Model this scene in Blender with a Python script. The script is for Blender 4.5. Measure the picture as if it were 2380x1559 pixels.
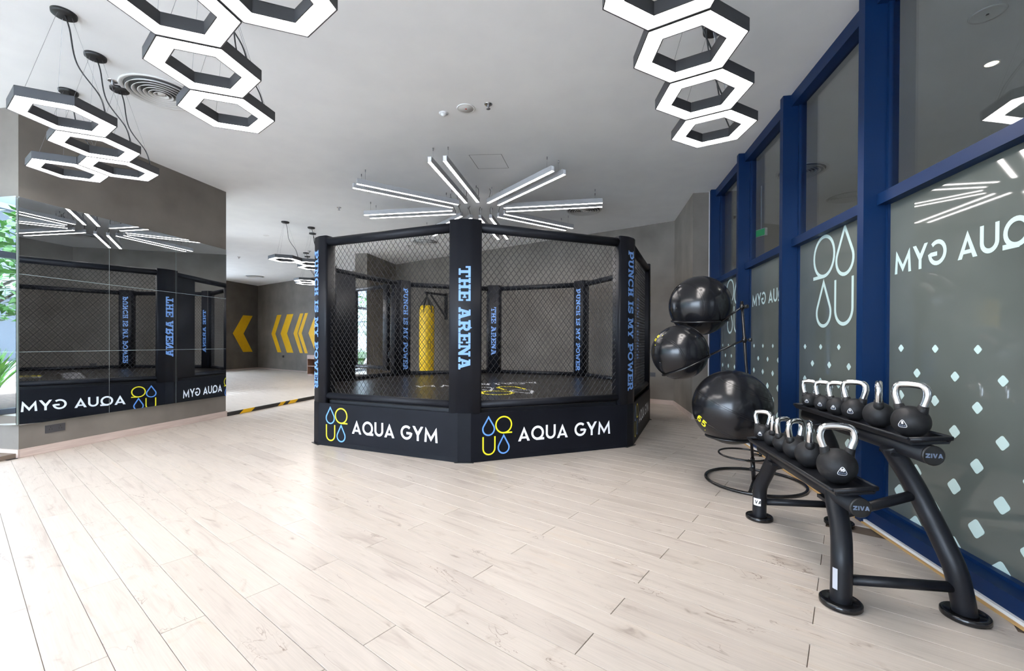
import bpy, math, random
from mathutils import Matrix, Vector
random.seed(7)
for o in list(bpy.data.objects): bpy.data.objects.remove(o)
SC = bpy.context.scene
COL = SC.collection
R = math.radians
sin, cos, pi = math.sin, math.cos, math.pi

# ------------------------------------------------------------------ camera, sky, exposure
CAM_H = 1.25
cd = bpy.data.cameras.new('camera'); cam = bpy.data.objects.new('camera', cd); COL.objects.link(cam)
cd.sensor_fit = 'HORIZONTAL'; cd.sensor_width = 36.0
cd.lens = 1012.5 * 36 / 2380
cd.shift_y = 21.4 / 2380
cd.clip_start = 0.05; cd.clip_end = 200
cam.matrix_world = Matrix.Translation((0, 0, CAM_H)) @ Matrix.Rotation(R(90 - 0.279), 4, 'X') @ Matrix.Rotation(R(0.268), 4, 'Z')
SC.camera = cam
w = bpy.data.worlds.new('sky'); SC.world = w; w.use_nodes = True
bg = w.node_tree.nodes['Background']
bg.inputs[0].default_value = (0.72, 0.83, 1.0, 1); bg.inputs[1].default_value = 11.5
SC.view_settings.view_transform = 'Standard'
try: SC.view_settings.look = 'None'
except Exception: pass
SC.view_settings.gamma = 1.0
SC.view_settings.use_curve_mapping = False
SC.view_settings.exposure = 0.70
LAMP = 21.0      # radiance of the lamp diffusers

# ------------------------------------------------------------------ helpers: materials
def mat(name, col=(.5, .5, .5), rough=.5, metal=0., spec=.5, emit=None, estr=0., coat=0., ior=1.5):
    m = bpy.data.materials.new(name); m.use_nodes = True
    b = m.node_tree.nodes['Principled BSDF']
    b.inputs['Base Color'].default_value = (*col, 1)
    b.inputs['Roughness'].default_value = rough
    b.inputs['Metallic'].default_value = metal
    b.inputs['Specular IOR Level'].default_value = spec
    b.inputs['IOR'].default_value = ior
    b.inputs['Coat Weight'].default_value = coat
    if emit:
        b.inputs['Emission Color'].default_value = (*emit, 1); b.inputs['Emission Strength'].default_value = estr
    return m
def nd(m, t, **kw):
    n = m.node_tree.nodes.new(t)
    for k, v in kw.items():
        if k.startswith('i_'):
            n.inputs[k[2:].replace('_', ' ')].default_value = v
        else: setattr(n, k, v)
    return n
def lk(m, a, ao, b, bi): m.node_tree.links.new(a.outputs[ao], b.inputs[bi])
def ramp(m, stops):
    n = nd(m, 'ShaderNodeValToRGB'); cr = n.color_ramp
    while len(cr.elements) < len(stops): cr.elements.new(.5)
    for e, (p_, c_) in zip(cr.elements, stops): e.position = p_; e.color = (*c_, 1)
    return n
def noisy(m, c1, c2, scale=4., detail=6., rough_rng=None, bump=0., bscale=40., lo=.35, hi=.65, stretch=(1, 1, 1)):
    b = m.node_tree.nodes['Principled BSDF']
    tc = nd(m, 'ShaderNodeTexCoord'); mp = nd(m, 'ShaderNodeMapping'); mp.inputs['Scale'].default_value = stretch
    lk(m, tc, 'Object', mp, 'Vector')
    n = nd(m, 'ShaderNodeTexNoise'); n.inputs['Scale'].default_value = scale; n.inputs['Detail'].default_value = detail
    lk(m, mp, 'Vector', n, 'Vector')
    r = ramp(m, [(lo, c1), (hi, c2)]); lk(m, n, 'Fac', r, 'Fac'); lk(m, r, 'Color', b, 'Base Color')
    if rough_rng:
        mr = nd(m, 'ShaderNodeMapRange'); mr.inputs['To Min'].default_value, mr.inputs['To Max'].default_value = rough_rng
        lk(m, n, 'Fac', mr, 'Value'); lk(m, mr, 'Result', b, 'Roughness')
    if bump:
        n2 = nd(m, 'ShaderNodeTexNoise'); n2.inputs['Scale'].default_value = bscale; lk(m, tc, 'Object', n2, 'Vector')
        bp = nd(m, 'ShaderNodeBump'); bp.inputs['Strength'].default_value = bump; bp.inputs['Distance'].default_value = .004
        lk(m, n2, 'Fac', bp, 'Height'); lk(m, bp, 'Normal', b, 'Normal')
    return m
def wood_planks(name, tint):
    m = mat(name, rough=.33, spec=.45); b = m.node_tree.nodes['Principled BSDF']
    tc = nd(m, 'ShaderNodeTexCoord'); oi = nd(m, 'ShaderNodeObjectInfo'); ge = nd(m, 'ShaderNodeNewGeometry')
    ad = nd(m, 'ShaderNodeMath', operation='ADD'); lk(m, oi, 'Random', ad, 0); lk(m, ge, 'Random Per Island', ad, 1)
    mu = nd(m, 'ShaderNodeMath', operation='MULTIPLY'); mu.inputs[1].default_value = 37.; lk(m, ad, 0, mu, 0)
    cb = nd(m, 'ShaderNodeCombineXYZ'); lk(m, mu, 0, cb, 'X'); lk(m, mu, 0, cb, 'Y'); lk(m, mu, 0, cb, 'Z')
    va = nd(m, 'ShaderNodeVectorMath', operation='ADD'); lk(m, tc, 'Object', va, 0); lk(m, cb, 0, va, 1)
    def nz(scl, sc, det, dist=0.):
        mp = nd(m, 'ShaderNodeMapping'); mp.inputs['Scale'].default_value = scl; lk(m, va, 0, mp, 'Vector')
        n = nd(m, 'ShaderNodeTexNoise'); n.inputs['Scale'].default_value = sc; n.inputs['Detail'].default_value = det
        n.inputs['Distortion'].default_value = dist; lk(m, mp, 0, n, 'Vector'); return n
    g = nz((.9, 8, 1), 2.2, 8, .6)                      # long streaks
    r1 = ramp(m, [(.26, tuple(t * k for t, k in zip(tint, (.74, .71, .70)))), (.42, tuple(t * .95 for t in tint)), (.62, tint), (.8, tuple(t * k for t, k in zip(tint, (1.0, .95, .89))))])
    lk(m, g, 'Fac', r1, 'Fac')
    f = nz((2, 60, 1), 3, 4)                            # fine grain
    r2 = ramp(m, [(.3, (.90, .90, .90)), (.6, (1, 1, 1))]); lk(m, f, 'Fac', r2, 'Fac')
    mx = nd(m, 'ShaderNodeMix', data_type='RGBA', blend_type='MULTIPLY'); mx.inputs[0].default_value = 1.
    lk(m, r1, 0, mx, 6); lk(m, r2, 0, mx, 7)
    kn = nz((3.0, 7, 1), 1.25, 6, 1.4)                  # knots and smudges
    r3 = ramp(m, [(.61, (1, 1, 1)), (.68, (.88, .86, .84)), (.77, (.52, .47, .45))]); lk(m, kn, 'Fac', r3, 'Fac')
    mx2 = nd(m, 'ShaderNodeMix', data_type='RGBA', blend_type='MULTIPLY'); mx2.inputs[0].default_value = .85
    lk(m, mx, 2, mx2, 6); lk(m, r3, 0, mx2, 7)
    cn = nz((1.6, 5, 1), 1.6, 4, .8); ms_ = nz((1.0, 3, 1), 1.4, 2)      # fine cracks, here and there
    ab = nd(m, 'ShaderNodeMath', operation='SUBTRACT'); ab.inputs[1].default_value = .5; lk(m, cn, 'Fac', ab, 0)
    a2 = nd(m, 'ShaderNodeMath', operation='ABSOLUTE'); lk(m, ab, 0, a2, 0)
    r5 = ramp(m, [(.0, (.50, .44, .41)), (.008, (1, 1, 1))]); lk(m, a2, 0, r5, 'Fac')
    mk_ = nd(m, 'ShaderNodeMapRange'); mk_.inputs['From Min'].default_value = .56; mk_.inputs['From Max'].default_value = .66; lk(m, ms_, 'Fac', mk_, 'Value')
    mx4 = nd(m, 'ShaderNodeMix', data_type='RGBA', blend_type='MULTIPLY'); lk(m, mk_, 0, mx4, 0)
    lk(m, mx2, 2, mx4, 6); lk(m, r5, 0, mx4, 7); mx2 = mx4
    md = nd(m, 'ShaderNodeMath', operation='FRACT'); m9 = nd(m, 'ShaderNodeMath', operation='MULTIPLY'); m9.inputs[1].default_value = 7.31
    lk(m, ad, 0, m9, 0); lk(m, m9, 0, md, 0)
    r4 = ramp(m, [(0., (.90, .88, .87)), (.5, (1, .985, .97)), (1., (.97, .955, .95))]); lk(m, md, 0, r4, 'Fac')
    mx3 = nd(m, 'ShaderNodeMix', data_type='RGBA', blend_type='MULTIPLY'); mx3.inputs[0].default_value = 1.
    lk(m, mx2, 2, mx3, 6); lk(m, r4, 0, mx3, 7); lk(m, mx3, 2, b, 'Base Color')
    bp = nd(m, 'ShaderNodeBump'); bp.inputs['Strength'].default_value = .12; bp.inputs['Distance'].default_value = .002
    lk(m, f, 'Fac', bp, 'Height'); lk(m, bp, 'Normal', b, 'Normal')
    return m
def glassmat(name, tint, refl):
    m = bpy.data.materials.new(name); m.use_nodes = True; nt = m.node_tree; nt.nodes.clear()
    out = nd(m, 'ShaderNodeOutputMaterial'); tr = nd(m, 'ShaderNodeBsdfTransparent'); tr.inputs[0].default_value = (*tint, 1)
    gl = nd(m, 'ShaderNodeBsdfGlossy'); gl.inputs['Roughness'].default_value = 0.0; gl.inputs['Color'].default_value = (1, 1, 1, 1)
    lw = nd(m, 'ShaderNodeLayerWeight'); lw.inputs['Blend'].default_value = .5
    pw = nd(m, 'ShaderNodeMath', operation='POWER'); pw.inputs[1].default_value = 5.; lk(m, lw, 'Facing', pw, 0)
    ml = nd(m, 'ShaderNodeMath', operation='MULTIPLY_ADD'); ml.inputs[1].default_value = 1 - refl; ml.inputs[2].default_value = refl; lk(m, pw, 0, ml, 0)
    mx = nd(m, 'ShaderNodeMixShader'); lk(m, ml, 0, mx, 0); lk(m, tr, 0, mx, 1); lk(m, gl, 0, mx, 2); lk(m, mx, 0, out, 'Surface')
    return m

M = {}
M['plank'] = wood_planks('pale oak laminate', (.565, .505, .445))
M['joint'] = mat('dark plank joint', (.16, .12, .09), .9)
M['plaster'] = noisy(mat('grey brown troweled plaster', rough=.7, spec=.3), (.148, .130, .111), (.220, .197, .170), 1.6, 9, bump=.25, bscale=9, lo=.3, hi=.7)
M['plaster_dark'] = noisy(mat('charcoal brown plaster', rough=.7, spec=.3), (.105, .092, .08), (.135, .12, .105), 2.2, 7, bump=.2, bscale=14)
M['ceiling'] = noisy(mat('white ceiling paint', rough=.9, spec=.2), (.86, .86, .86), (.89, .89, .885), 3, 3)
M['white'] = mat('white enamel', (.78, .78, .77), .45)
M['vent'] = mat('white vent enamel', (.72, .71, .69), .4)
M['vent_dark'] = mat('vent throat', (.10, .10, .10), .8)
M['base_wood'] = noisy(mat('pinkish oak skirting', rough=.45), (.50, .39, .34), (.60, .49, .43), 5, 6, stretch=(.6, .6, 12))
M['pad'] = noisy(mat('black vinyl pad', rough=.44, spec=.20), (.008, .009, .0125), (.0105, .012, .0165), 3, 4, bump=.10, bscale=300)
M['skirt'] = noisy(mat('black banner vinyl', rough=.46, spec=.14), (.005, .006, .009), (.0075, .0085, .0125), 2, 4, bump=.5, bscale=6)
M['wire'] = mat('black coated wire', (.012, .012, .013), .45)
M['mat_top'] = noisy(mat('black cage canvas', rough=.30, spec=.35), (.012, .011, .010), (.019, .017, .016), 5, 5)
M['steel_black'] = mat('satin black powder coat', (.008, .009, .012), .40, spec=.3)
M['gloss_black'] = mat('gloss black tube', (.008, .008, .009), .18)
M['rubber'] = noisy(mat('black urethane', rough=.5, spec=.3), (.012, .012, .013), (.019, .019, .020), 30, 3, bump=.08, bscale=200)
M['ball'] = noisy(mat('black gym ball vinyl', rough=.20, spec=.5), (.006, .0065, .008), (.009, .0095, .012), 6, 4)
M['chrome'] = mat('brushed chrome', (.80, .80, .80), .13, 1.)
M['lamp_body'] = mat('anthracite lamp housing', (.042, .044, .050), .5)
M['bar_body'] = mat('black lamp housing', (.014, .014, .016), .5, spec=.3)
M['diffuser'] = mat('lit lamp diffuser', (.9, .9, .9), .6, emit=(1., .945, .91), estr=LAMP)
M['diffuser_off'] = mat('unlit lamp diffuser', (.42, .42, .43), .5)
M['cable'] = mat('black cable', (.015, .015, .016), .5)
M['wire_thin'] = mat('steel suspension wire', (.30, .30, .31), .35, .8)
M['blue'] = mat('navy window frame', (.0035, .021, .078), .40, spec=.2)
M['film'] = noisy(mat('grey green window film', rough=.03, spec=.6, ior=1.55), (.095, .108, .099), (.125, .138, .127), 1.2, 3)
M['cutout'] = mat('pale mint painted daylight', (.53, .68, .66), .5)  # clear cut-outs in the film; daylight through them is painted pale mint
M['glass'] = glassmat('clear glass', (.84, .87, .88), .06)
M['facade_glass'] = glassmat('facade glass', (.97, .985, .985), .02)
M['facade_frame'] = mat('dark facade frame', (.02, .03, .05), .4)
M['mirror'] = mat('grey tinted mirror', (.62, .64, .65), .0, 1.)
M['mirror_edge'] = mat('mirror glass edge', (.72, .84, .84), .25)
M['yellow_paint'] = noisy(mat('yellow wall paint', rough=.6), (.84, .46, .004), (.88, .50, .006), 8, 3)
M['yellow_vinyl'] = mat('yellow vinyl', (.86, .56, .005), .38)
M['yellow_ink'] = mat('yellow print', (.90, .78, .02), .4)
M['blue_ink'] = mat('light blue print', (.15, .31, .68), .40)
M['blue_ink2'] = mat('sky blue print', (.13, .33, .80), .4)
M['white_ink'] = mat('white print', (.93, .94, .97), .4)
M['grey_ink'] = mat('grey print', (.16, .20, .28), .4)
M['mat_ink'] = mat('pale grey print', (.45, .46, .50), .4)
M['black_tape'] = mat('black tape', (.02, .02, .02), .5)
M['socket'] = mat('dark grey socket plastic', (.055, .055, .06), .4)
M['black'] = mat('black plastic', (.012, .012, .012), .4)
M['shelf'] = noisy(mat('walnut laminate', rough=.5), (.20, .10, .06), (.30, .16, .10), 3, 6, stretch=(10, 10, 1))
M['timber'] = mat('orange timber bead', (.55, .33, .12), .5)
M['leaf'] = noisy(mat('bright strap leaf', rough=.45), (.05, .22, .02), (.18, .45, .06), 3, 2)
M['tree_leaf'] = noisy(mat('tree leaf', rough=.5), (.04, .16, .02), (.10, .30, .05), 5, 2)
M['bark'] = noisy(mat('grey bark', rough=.9), (.10, .08, .07), (.22, .19, .17), 12, 5)
M['blue_cloth'] = mat('blue tree wrap', (.02, .05, .30), .8)
M['building'] = mat('white render', (.42, .47, .52), .8)
M['soil'] = noisy(mat('planting soil', rough=1.), (.04, .03, .02), (.10, .07, .05), 12, 4)
M['paving'] = noisy(mat('grey paving', rough=.9), (.56, .55, .53), (.64, .63, .61), 3, 3)
M['corridor'] = mat('corridor wall paint', (.55, .545, .53), .8)
M['warm_lamp'] = mat('warm downlight', (.9, .9, .9), .5, emit=(1., .80, .55), estr=25.)
M['exit_green'] = mat('green exit sign', (.05, .4, .12), .5, emit=(.10, .8, .25), estr=.12)
M['window_dark'] = mat('dark window pane', (.03, .05, .07), .1)

# ------------------------------------------------------------------ helpers: meshes
def me(name, verts, faces, smooth=False):
    m = bpy.data.meshes.new(name); m.from_pydata([tuple(v) for v in verts], [], faces); m.update()
    if smooth: m.polygons.foreach_set('use_smooth', [True] * len(m.polygons))
    return m
class B:
    """collects shapes into one mesh"""
    def __init__(s): s.v = []; s.f = []; s.sm = []
    def add(s, v, f, smooth=False):
        k = len(s.v); s.v += [tuple(p) for p in v]; s.f += [tuple(i + k for i in q) for q in f]; s.sm += [smooth] * len(f); return s
    def box(s, x0, x1, y0, y1, z0, z1):
        v = [(x, y, z) for z in (z0, z1) for y in (y0, y1) for x in (x0, x1)]
        return s.add(v, [(0, 2, 3, 1), (4, 5, 7, 6), (0, 1, 5, 4), (2, 6, 7, 3), (0, 4, 6, 2), (1, 3, 7, 5)])
    def prism(s, poly, z0, z1, smooth=False):
        n = len(poly); v = [(x, y, z0) for x, y in poly] + [(x, y, z1) for x, y in poly]
        s.add(v, [tuple(range(n - 1, -1, -1)), tuple(range(n, 2 * n))])
        k = len(s.v) - 2 * n
        for i in range(n):
            j = (i + 1) % n; s.f.append((k + i, k + j, k + n + j, k + n + i)); s.sm.append(smooth)
        return s
    def ringprism(s, outer, inner, z0, z1, bottom=True, top=True):
        n = len(outer)
        v = [(x, y, z) for z in (z0, z1) for P in (outer, inner) for x, y in P]
        f = []
        for i in range(n):
            j = (i + 1) % n
            f += [(i, j, 2 * n + j, 2 * n + i), (n + j, n + i, 3 * n + i, 3 * n + j)]
            if bottom: f.append((j, i, n + i, n + j))
            if top: f.append((2 * n + i, 2 * n + j, 3 * n + j, 3 * n + i))
        return s.add(v, f)
    def tube(s, pts, r, seg=10, closed=False, caps=True):
        pts = [Vector(p) for p in pts]; n = len(pts)
        rr = r if callable(r) else (lambda t: r)
        T = []
        for i in range(n):
            a = pts[(i - 1) % n] if (closed or i > 0) else pts[i]; b = pts[(i + 1) % n] if (closed or i < n - 1) else pts[i]
            T.append((b - a).normalized())
        up = Vector((0, 0, 1)) if abs(T[0].z) < .9 else Vector((1, 0, 0))
        nrm = (up - T[0] * up.dot(T[0])).normalized(); v = []; f = []
        for i in range(n):
            nrm = (nrm - T[i] * nrm.dot(T[i])).normalized(); bi = T[i].cross(nrm); q = rr(i / max(1, n - 1))
            for k in range(seg):
                a = 2 * pi * k / seg; v.append(pts[i] + (nrm * cos(a) + bi * sin(a)) * q)
        m_ = n if closed else n - 1
        for i in range(m_):
            for k in range(seg):
                a, b = i * seg, ((i + 1) % n) * seg
                f.append((a + k, a + (k + 1) % seg, b + (k + 1) % seg, b + k))
        s.add(v, f, seg > 5)
        if caps and not closed:
            k0 = len(s.v) - len(v)
            s.f.append(tuple(k0 + i for i in range(seg - 1, -1, -1))); s.sm.append(False)
            s.f.append(tuple(k0 + (n - 1) * seg + i for i in range(seg))); s.sm.append(False)
        return s
    def lathe(s, prof, seg=24, smooth=True, c=(0, 0)):
        v = []; f = []; n = len(prof)
        for r, z in prof:
            for k in range(seg): a = 2 * pi * k / seg; v.append((c[0] + r * cos(a), c[1] + r * sin(a), z))
        for i in range(n - 1):
            for k in range(seg): f.append((i * seg + k, i * seg + (k + 1) % seg, (i + 1) * seg + (k + 1) % seg, (i + 1) * seg + k))
        s.add(v, f, smooth)
        k0 = len(s.v) - len(v)
        if prof[0][0] > 1e-6: s.f.append(tuple(k0 + i for i in range(seg - 1, -1, -1))); s.sm.append(False)
        if prof[-1][0] > 1e-6: s.f.append(tuple(k0 + (n - 1) * seg + i for i in range(seg))); s.sm.append(False)
        return s
    def lathe_open(s, prof, seg=32, smooth=True):
        v = []; f = []; n = len(prof)
        for r, z in prof:
            for k in range(seg): a = 2 * pi * k / seg; v.append((r * cos(a), r * sin(a), z))
        for i in range(n):
            for k in range(seg): f.append((i * seg + k, i * seg + (k + 1) % seg, ((i + 1) % n) * seg + (k + 1) % seg, ((i + 1) % n) * seg + k))
        return s.add(v, f, smooth)
    def sphere(s, c, r, seg=40, rings=24):
        v = [(c[0], c[1], c[2] - r)]; f = []
        for i in range(1, rings):
            t = -pi / 2 + pi * i / rings
            for k in range(seg): a = 2 * pi * k / seg; v.append((c[0] + r * cos(t) * cos(a), c[1] + r * cos(t) * sin(a), c[2] + r * sin(t)))
        v.append((c[0], c[1], c[2] + r)); L = len(v) - 1
        for k in range(seg):
            f.append((0, 1 + (k + 1) % seg, 1 + k)); f.append((L, L - seg + k, L - seg + (k + 1) % seg))
        for i in range(rings - 2):
            for k in range(seg):
                a = 1 + i * seg; f.append((a + k, a + (k + 1) % seg, a + seg + (k + 1) % seg, a + seg + k))
        return s.add(v, f, True)
    def xf(s, Mx): s.v = [tuple(Mx @ Vector(p)) for p in s.v]; return s
    def mesh(s, name='mesh'):
        m = bpy.data.meshes.new(name); m.from_pydata(s.v, [], s.f); m.update()
        m.polygons.foreach_set('use_smooth', s.sm); return m
def ob(name, data, material, parent=None, Mx=None, kind=None, label=None, cat=None, group=None):
    if isinstance(data, B): data = data.mesh(name)
    o = bpy.data.objects.new(name, data); COL.objects.link(o)
    if data is not None and material is not None and len(data.materials) == 0: data.materials.append(M[material] if isinstance(material, str) else material)
    if parent: o.parent = parent
    if Mx is not None: o.matrix_basis = Mx
    if kind: o['kind'] = kind
    if label: o['label'] = label
    if cat: o['category'] = cat
    if group: o['group'] = group
    return o
def thing(name, label, cat, loc=(0, 0, 0), rotz=0., group=None, kind=None):
    return ob(name, None, None, None, Matrix.Translation(loc) @ Matrix.Rotation(rotz, 4, 'Z'), kind, label, cat, group)
def frame(o, x, y):
    x = Vector(x).normalized(); y = Vector(y).normalized(); z = x.cross(y)
    m = Matrix.Identity(4)
    for i in range(3): m[i][0], m[i][1], m[i][2], m[i][3] = x[i], y[i], z[i], o[i]
    return m
def catmull(P, n=6, closed=False):
    P = [Vector(p) for p in P]; out = []; L = len(P)
    for i in range(L if closed else L - 1):
        p0 = P[(i - 1) % L] if (closed or i > 0) else P[i]; p1 = P[i]; p2 = P[(i + 1) % L]
        p3 = P[(i + 2) % L] if (closed or i < L - 2) else p2
        for k in range(n):
            t = k / n
            out.append(.5 * ((2 * p1) + (p2 - p0) * t + (2 * p0 - 5 * p1 + 4 * p2 - p3) * t * t + (3 * p1 - p0 - 3 * p2 + p3) * t ** 3))
    if not closed: out.append(P[-1])
    return out
def round_poly(P, r, n=4):
    out = []; L = len(P)
    for i in range(L):
        a, b, c = Vector(P[i - 1]), Vector(P[i]), Vector(P[(i + 1) % L])
        d1 = (a - b); d2 = (c - b); q = min(r, d1.length * .49, d2.length * .49)
        s, e = b + d1.normalized() * q, b + d2.normalized() * q
        for k in range(n + 1):
            t = k / n; out.append(tuple((1 - t) ** 2 * s + 2 * t * (1 - t) * b + t * t * e))
    return out

# ------------------------------------------------------------------ helpers: lettering (flat print drawn as strokes)
def ribbon(bb, pts, w, closed=False, z=0.):
    P = [Vector((p[0], p[1])) for p in pts]; n = len(P); h = w / 2; L = []; Rr = []
    for i in range(n):
        a = P[i - 1] if (closed or i > 0) else None; c = P[(i + 1) % n] if (closed or i < n - 1) else None
        d1 = (P[i] - a).normalized() if a is not None else None; d2 = (c - P[i]).normalized() if c is not None else None
        if d1 is None: d1 = d2
        if d2 is None: d2 = d1
        n1, n2 = Vector((-d1.y, d1.x)), Vector((-d2.y, d2.x)); m_ = n1 + n2
        if m_.length < 1e-6: m_ = n1
        m_.normalize(); k = min(h / max(.35, m_.dot(n1)), h * 2.2)
        L.append(P[i] + m_ * k); Rr.append(P[i] - m_ * k)
    v = [(p.x, p.y, z) for p in L] + [(p.x, p.y, z) for p in Rr]
    f = [(i, n + i, n + (i + 1) % n, (i + 1) % n) for i in range(n if closed else n - 1)]
    bb.add(v, f)
def arc(cx, cy, rx, a0, a1, n=16, ry=None):
    ry = ry or rx
    return [(cx + rx * cos(R(a0 + (a1 - a0) * i / n)), cy + ry * sin(R(a0 + (a1 - a0) * i / n))) for i in range(n + 1)]
def rc(x0, y0, x1, y1): return ('p', [(x0, y0), (x1, y0), (x1, y1), (x0, y1)])
def mir(q, w): return ('p', [(w - x, y) for x, y in reversed(q[1])])
SANS = {}
SANS['A'] = (.90, [('p', [(0, 0), (.2, 0), (.45, .64), (.45, 1)]), ('p', [(.9, 0), (.45, 1), (.45, .64), (.7, 0)]), ('p', [(.2, .17), (.7, .17), (.66, .31), (.24, .31)])])
SANS['Q'] = (1.04, [('r', arc(.5, .5, .415, 0, 360, 28)[:-1], True), ('r', [(.40, .075), (1.02, .075)], False)])
SANS['U'] = (.80, [('r', [(.085, 1)] + arc(.4, .40, .315, 180, 360, 14) + [(.715, 1)], False)])
SANS['G'] = (.92, [('r', arc(.5, .5, .415, 48, 350, 24) + [(.83, .46), (.5, .46)], False)])
SANS['Y'] = (.90, [('p', [(0, 1), (.2, 1), (.53, .5), (.37, .38)]), ('p', [(.9, 1), (.53, .38), (.37, .5), (.7, 1)]), rc(.365, 0, .535, .5)])
_m = [('p', [(0, 0), (.17, 0), (.21, .86), (.09, 1.02)]), ('p', [(.09, 1.02), (.10, .74), (.54, .05), (.54, .36)])]
SANS['M'] = (1.08, _m + [mir(q, 1.08) for q in _m])
SLAB = {}
def ser(x0, x1, y): return rc(x0, y, x1, y + .17)
SLAB['T'] = (.96, [rc(.36, 0, .6, 1), ser(.2, .76, 0), rc(0, .80, .96, 1), rc(0, .58, .16, .8), rc(.8, .58, .96, .8)])
SLAB['H'] = (1.02, [rc(.13, 0, .37, 1), rc(.65, 0, .89, 1), ser(0, .46, 0), ser(0, .46, .83), ser(.56, 1.02, 0), ser(.56, 1.02, .83), rc(.3, .41, .7, .59)])
SLAB['E'] = (.92, [rc(.13, 0, .37, 1), rc(0, .82, .92, 1), rc(0, 0, .92, .18), rc(.3, .42, .62, .58), rc(.77, .62, .92, .82), rc(.77, .18, .92, .38), rc(.55, .34, .66, .66)])
SLAB['A'] = (1.06, [('p', [(.1, .1), (.32, .1), (.55, .8), (.5, 1), (.36, 1)]), ('p', [(.7, .1), (.96, .1), (.7, 1), (.45, 1), (.45, .9)]), ser(0, .43, 0), ser(.58, 1.06, 0), rc(.28, .28, .78, .42), rc(.2, .86, .6, 1)])
SLAB['R'] = (1.04, [rc(.13, 0, .37, 1), ser(0, .48, 0), rc(0, .83, .4, 1), ('r', [(.3, .90), (.6, .90)] + arc(.6, .685, .215, 90, -90, 8) + [(.3, .47)], False), ('p', [(.5, .42), (.72, .42), (.94, .1), (.7, .1)]), ser(.66, 1.04, 0)])
SLAB['N'] = (1.08, [rc(.13, 0, .31, 1), rc(.76, 0, .94, 1), ser(0, .42, 0), ser(.62, 1.08, .83), rc(0, .83, .3, 1), ('p', [(.13, 1), (.4, 1), (.94, .2), (.94, 0), (.72, 0)])])
SLAB['P'] = (.96, [rc(.13, 0, .37, 1), ser(0, .52, 0), rc(0, .83, .4, 1), ('r', [(.3, .90), (.6, .90)] + arc(.6, .65, .25, 90, -90, 8) + [(.3, .40)], False)])
SLAB['U'] = (1.06, [('r', [(.25, .95), (.25, .4)] + arc(.53, .38, .28, 180, 360, 10) + [(.81, .95)], False), ser(0, .48, .83), ser(.6, 1.06, .83)])
SLAB['C'] = (1.0, [('r', arc(.52, .5, .40, 42, 318, 22), False), rc(.78, .62, .92, 1), rc(.80, .1, .92, .3)])
SLAB['I'] = (.52, [rc(.14, 0, .38, 1), ser(0, .52, 0), ser(0, .52, .83)])
SLAB['S'] = (.86, [('r', arc(.42, .71, .27, 20, 270, 12, .20) + arc(.44, .29, .30, 90, -160, 12, .20), False), rc(.70, .66, .84, 1), rc(.02, 0, .16, .34)])
SLAB['M'] = (1.26, [rc(.13, 0, .31, 1), rc(.92, 0, 1.14, 1), ser(0, .42, 0), ser(.80, 1.26, 0), rc(0, .83, .36, 1), rc(.9, .83, 1.26, 1), ('p', [(.18, 1), (.42, 1), (.63, .4), (.63, .12), (.56, .12)]), ('p', [(1.08, 1), (.7, .12), (.63, .12), (.63, .4), (.84, 1)])])
SLAB['Y'] = (1.06, [('p', [(.10, .95), (.34, .95), (.62, .5), (.62, .36), (.42, .4)]), ('p', [(.96, .95), (.62, .38), (.46, .42), (.72, .95)]), rc(.41, 0, .65, .5), ser(.27, .79, 0), ser(0, .44, .83), ser(.62, 1.06, .83)])
SLAB['O'] = (1.04, [('r', arc(.52, .5, .40, 0, 360, 26)[:-1], True)])
SLAB['W'] = (1.40, [('p', [(.1, .95), (.33, .95), (.50, .3), (.45, 0), (.38, 0)]), ('p', [(.38, 0), (.54, 0), (.78, .8), (.6, .8)]), ('p', [(.86, 0), (1.02, 0), (.8, .8), (.62, .8)]), ('p', [(1.07, .95), (1.3, .95), (1.02, 0), (.95, 0), (.9, .3)]), ser(0, .46, .83), ser(.94, 1.4, .83)])
BOLD = {}
BOLD['Z'] = (1.25, [rc(0, .72, 1.2, 1), rc(0, 0, 1.2, .28), ('p', [(0, .2), (.5, .2), (1.2, .8), (.7, .8)])])
BOLD['I'] = (.42, [rc(.04, 0, .38, 1)])
BOLD['V'] = (1.25, [('p', [(0, 1), (.4, 1), (.68, .3), (.62, 0), (.45, 0)]), ('p', [(1.25, 1), (.9, 1), (.5, 0), (.78, 0)])])
BOLD['A'] = (1.3, [('p', [(0, 0), (.4, 0), (.7, .7), (.75, 1), (.45, 1)]), ('p', [(1.3, 0), (.9, 0), (.5, 1), (.82, 1)]), rc(.3, .16, 1., .38)])
BOLD['1'] = (.46, [rc(.16, 0, .44, 1), ('p', [(0, .62), (.2, .72), (.2, 1), (0, .86)])])
BOLD['6'] = (.76, [('r', arc(.38, .31, .25, 0, 360, 14)[:-1], True), ('r', [(.62, .88), (.42, .88)] + arc(.42, .58, .28, 95, 190, 6) + [(.13, .31)], False)])
BOLD['8'] = (.76, [('r', arc(.38, .27, .25, 0, 360, 14, .20)[:-1], True), ('r', arc(.38, .74, .21, 0, 360, 14, .19)[:-1], True)])
BOLD['4'] = (.8, [rc(.42, 0, .66, 1), rc(0, .2, .8, .4), ('p', [(0, .3), (.2, .3), (.62, 1), (.42, 1)])])
BOLD['5'] = (.74, [('r', [(.64, .88), (.16, .88), (.14, .52)] + arc(.34, .34, .27, 110, -150, 12), False)])
BOLD['0'] = (.76, [('r', arc(.38, .5, .26, 0, 360, 16, .40)[:-1], True)])
BOLD['2'] = (.74, [('r', arc(.36, .70, .24, 160, -30, 8) + [(.14, .12), (.70, .12)], False)])
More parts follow.
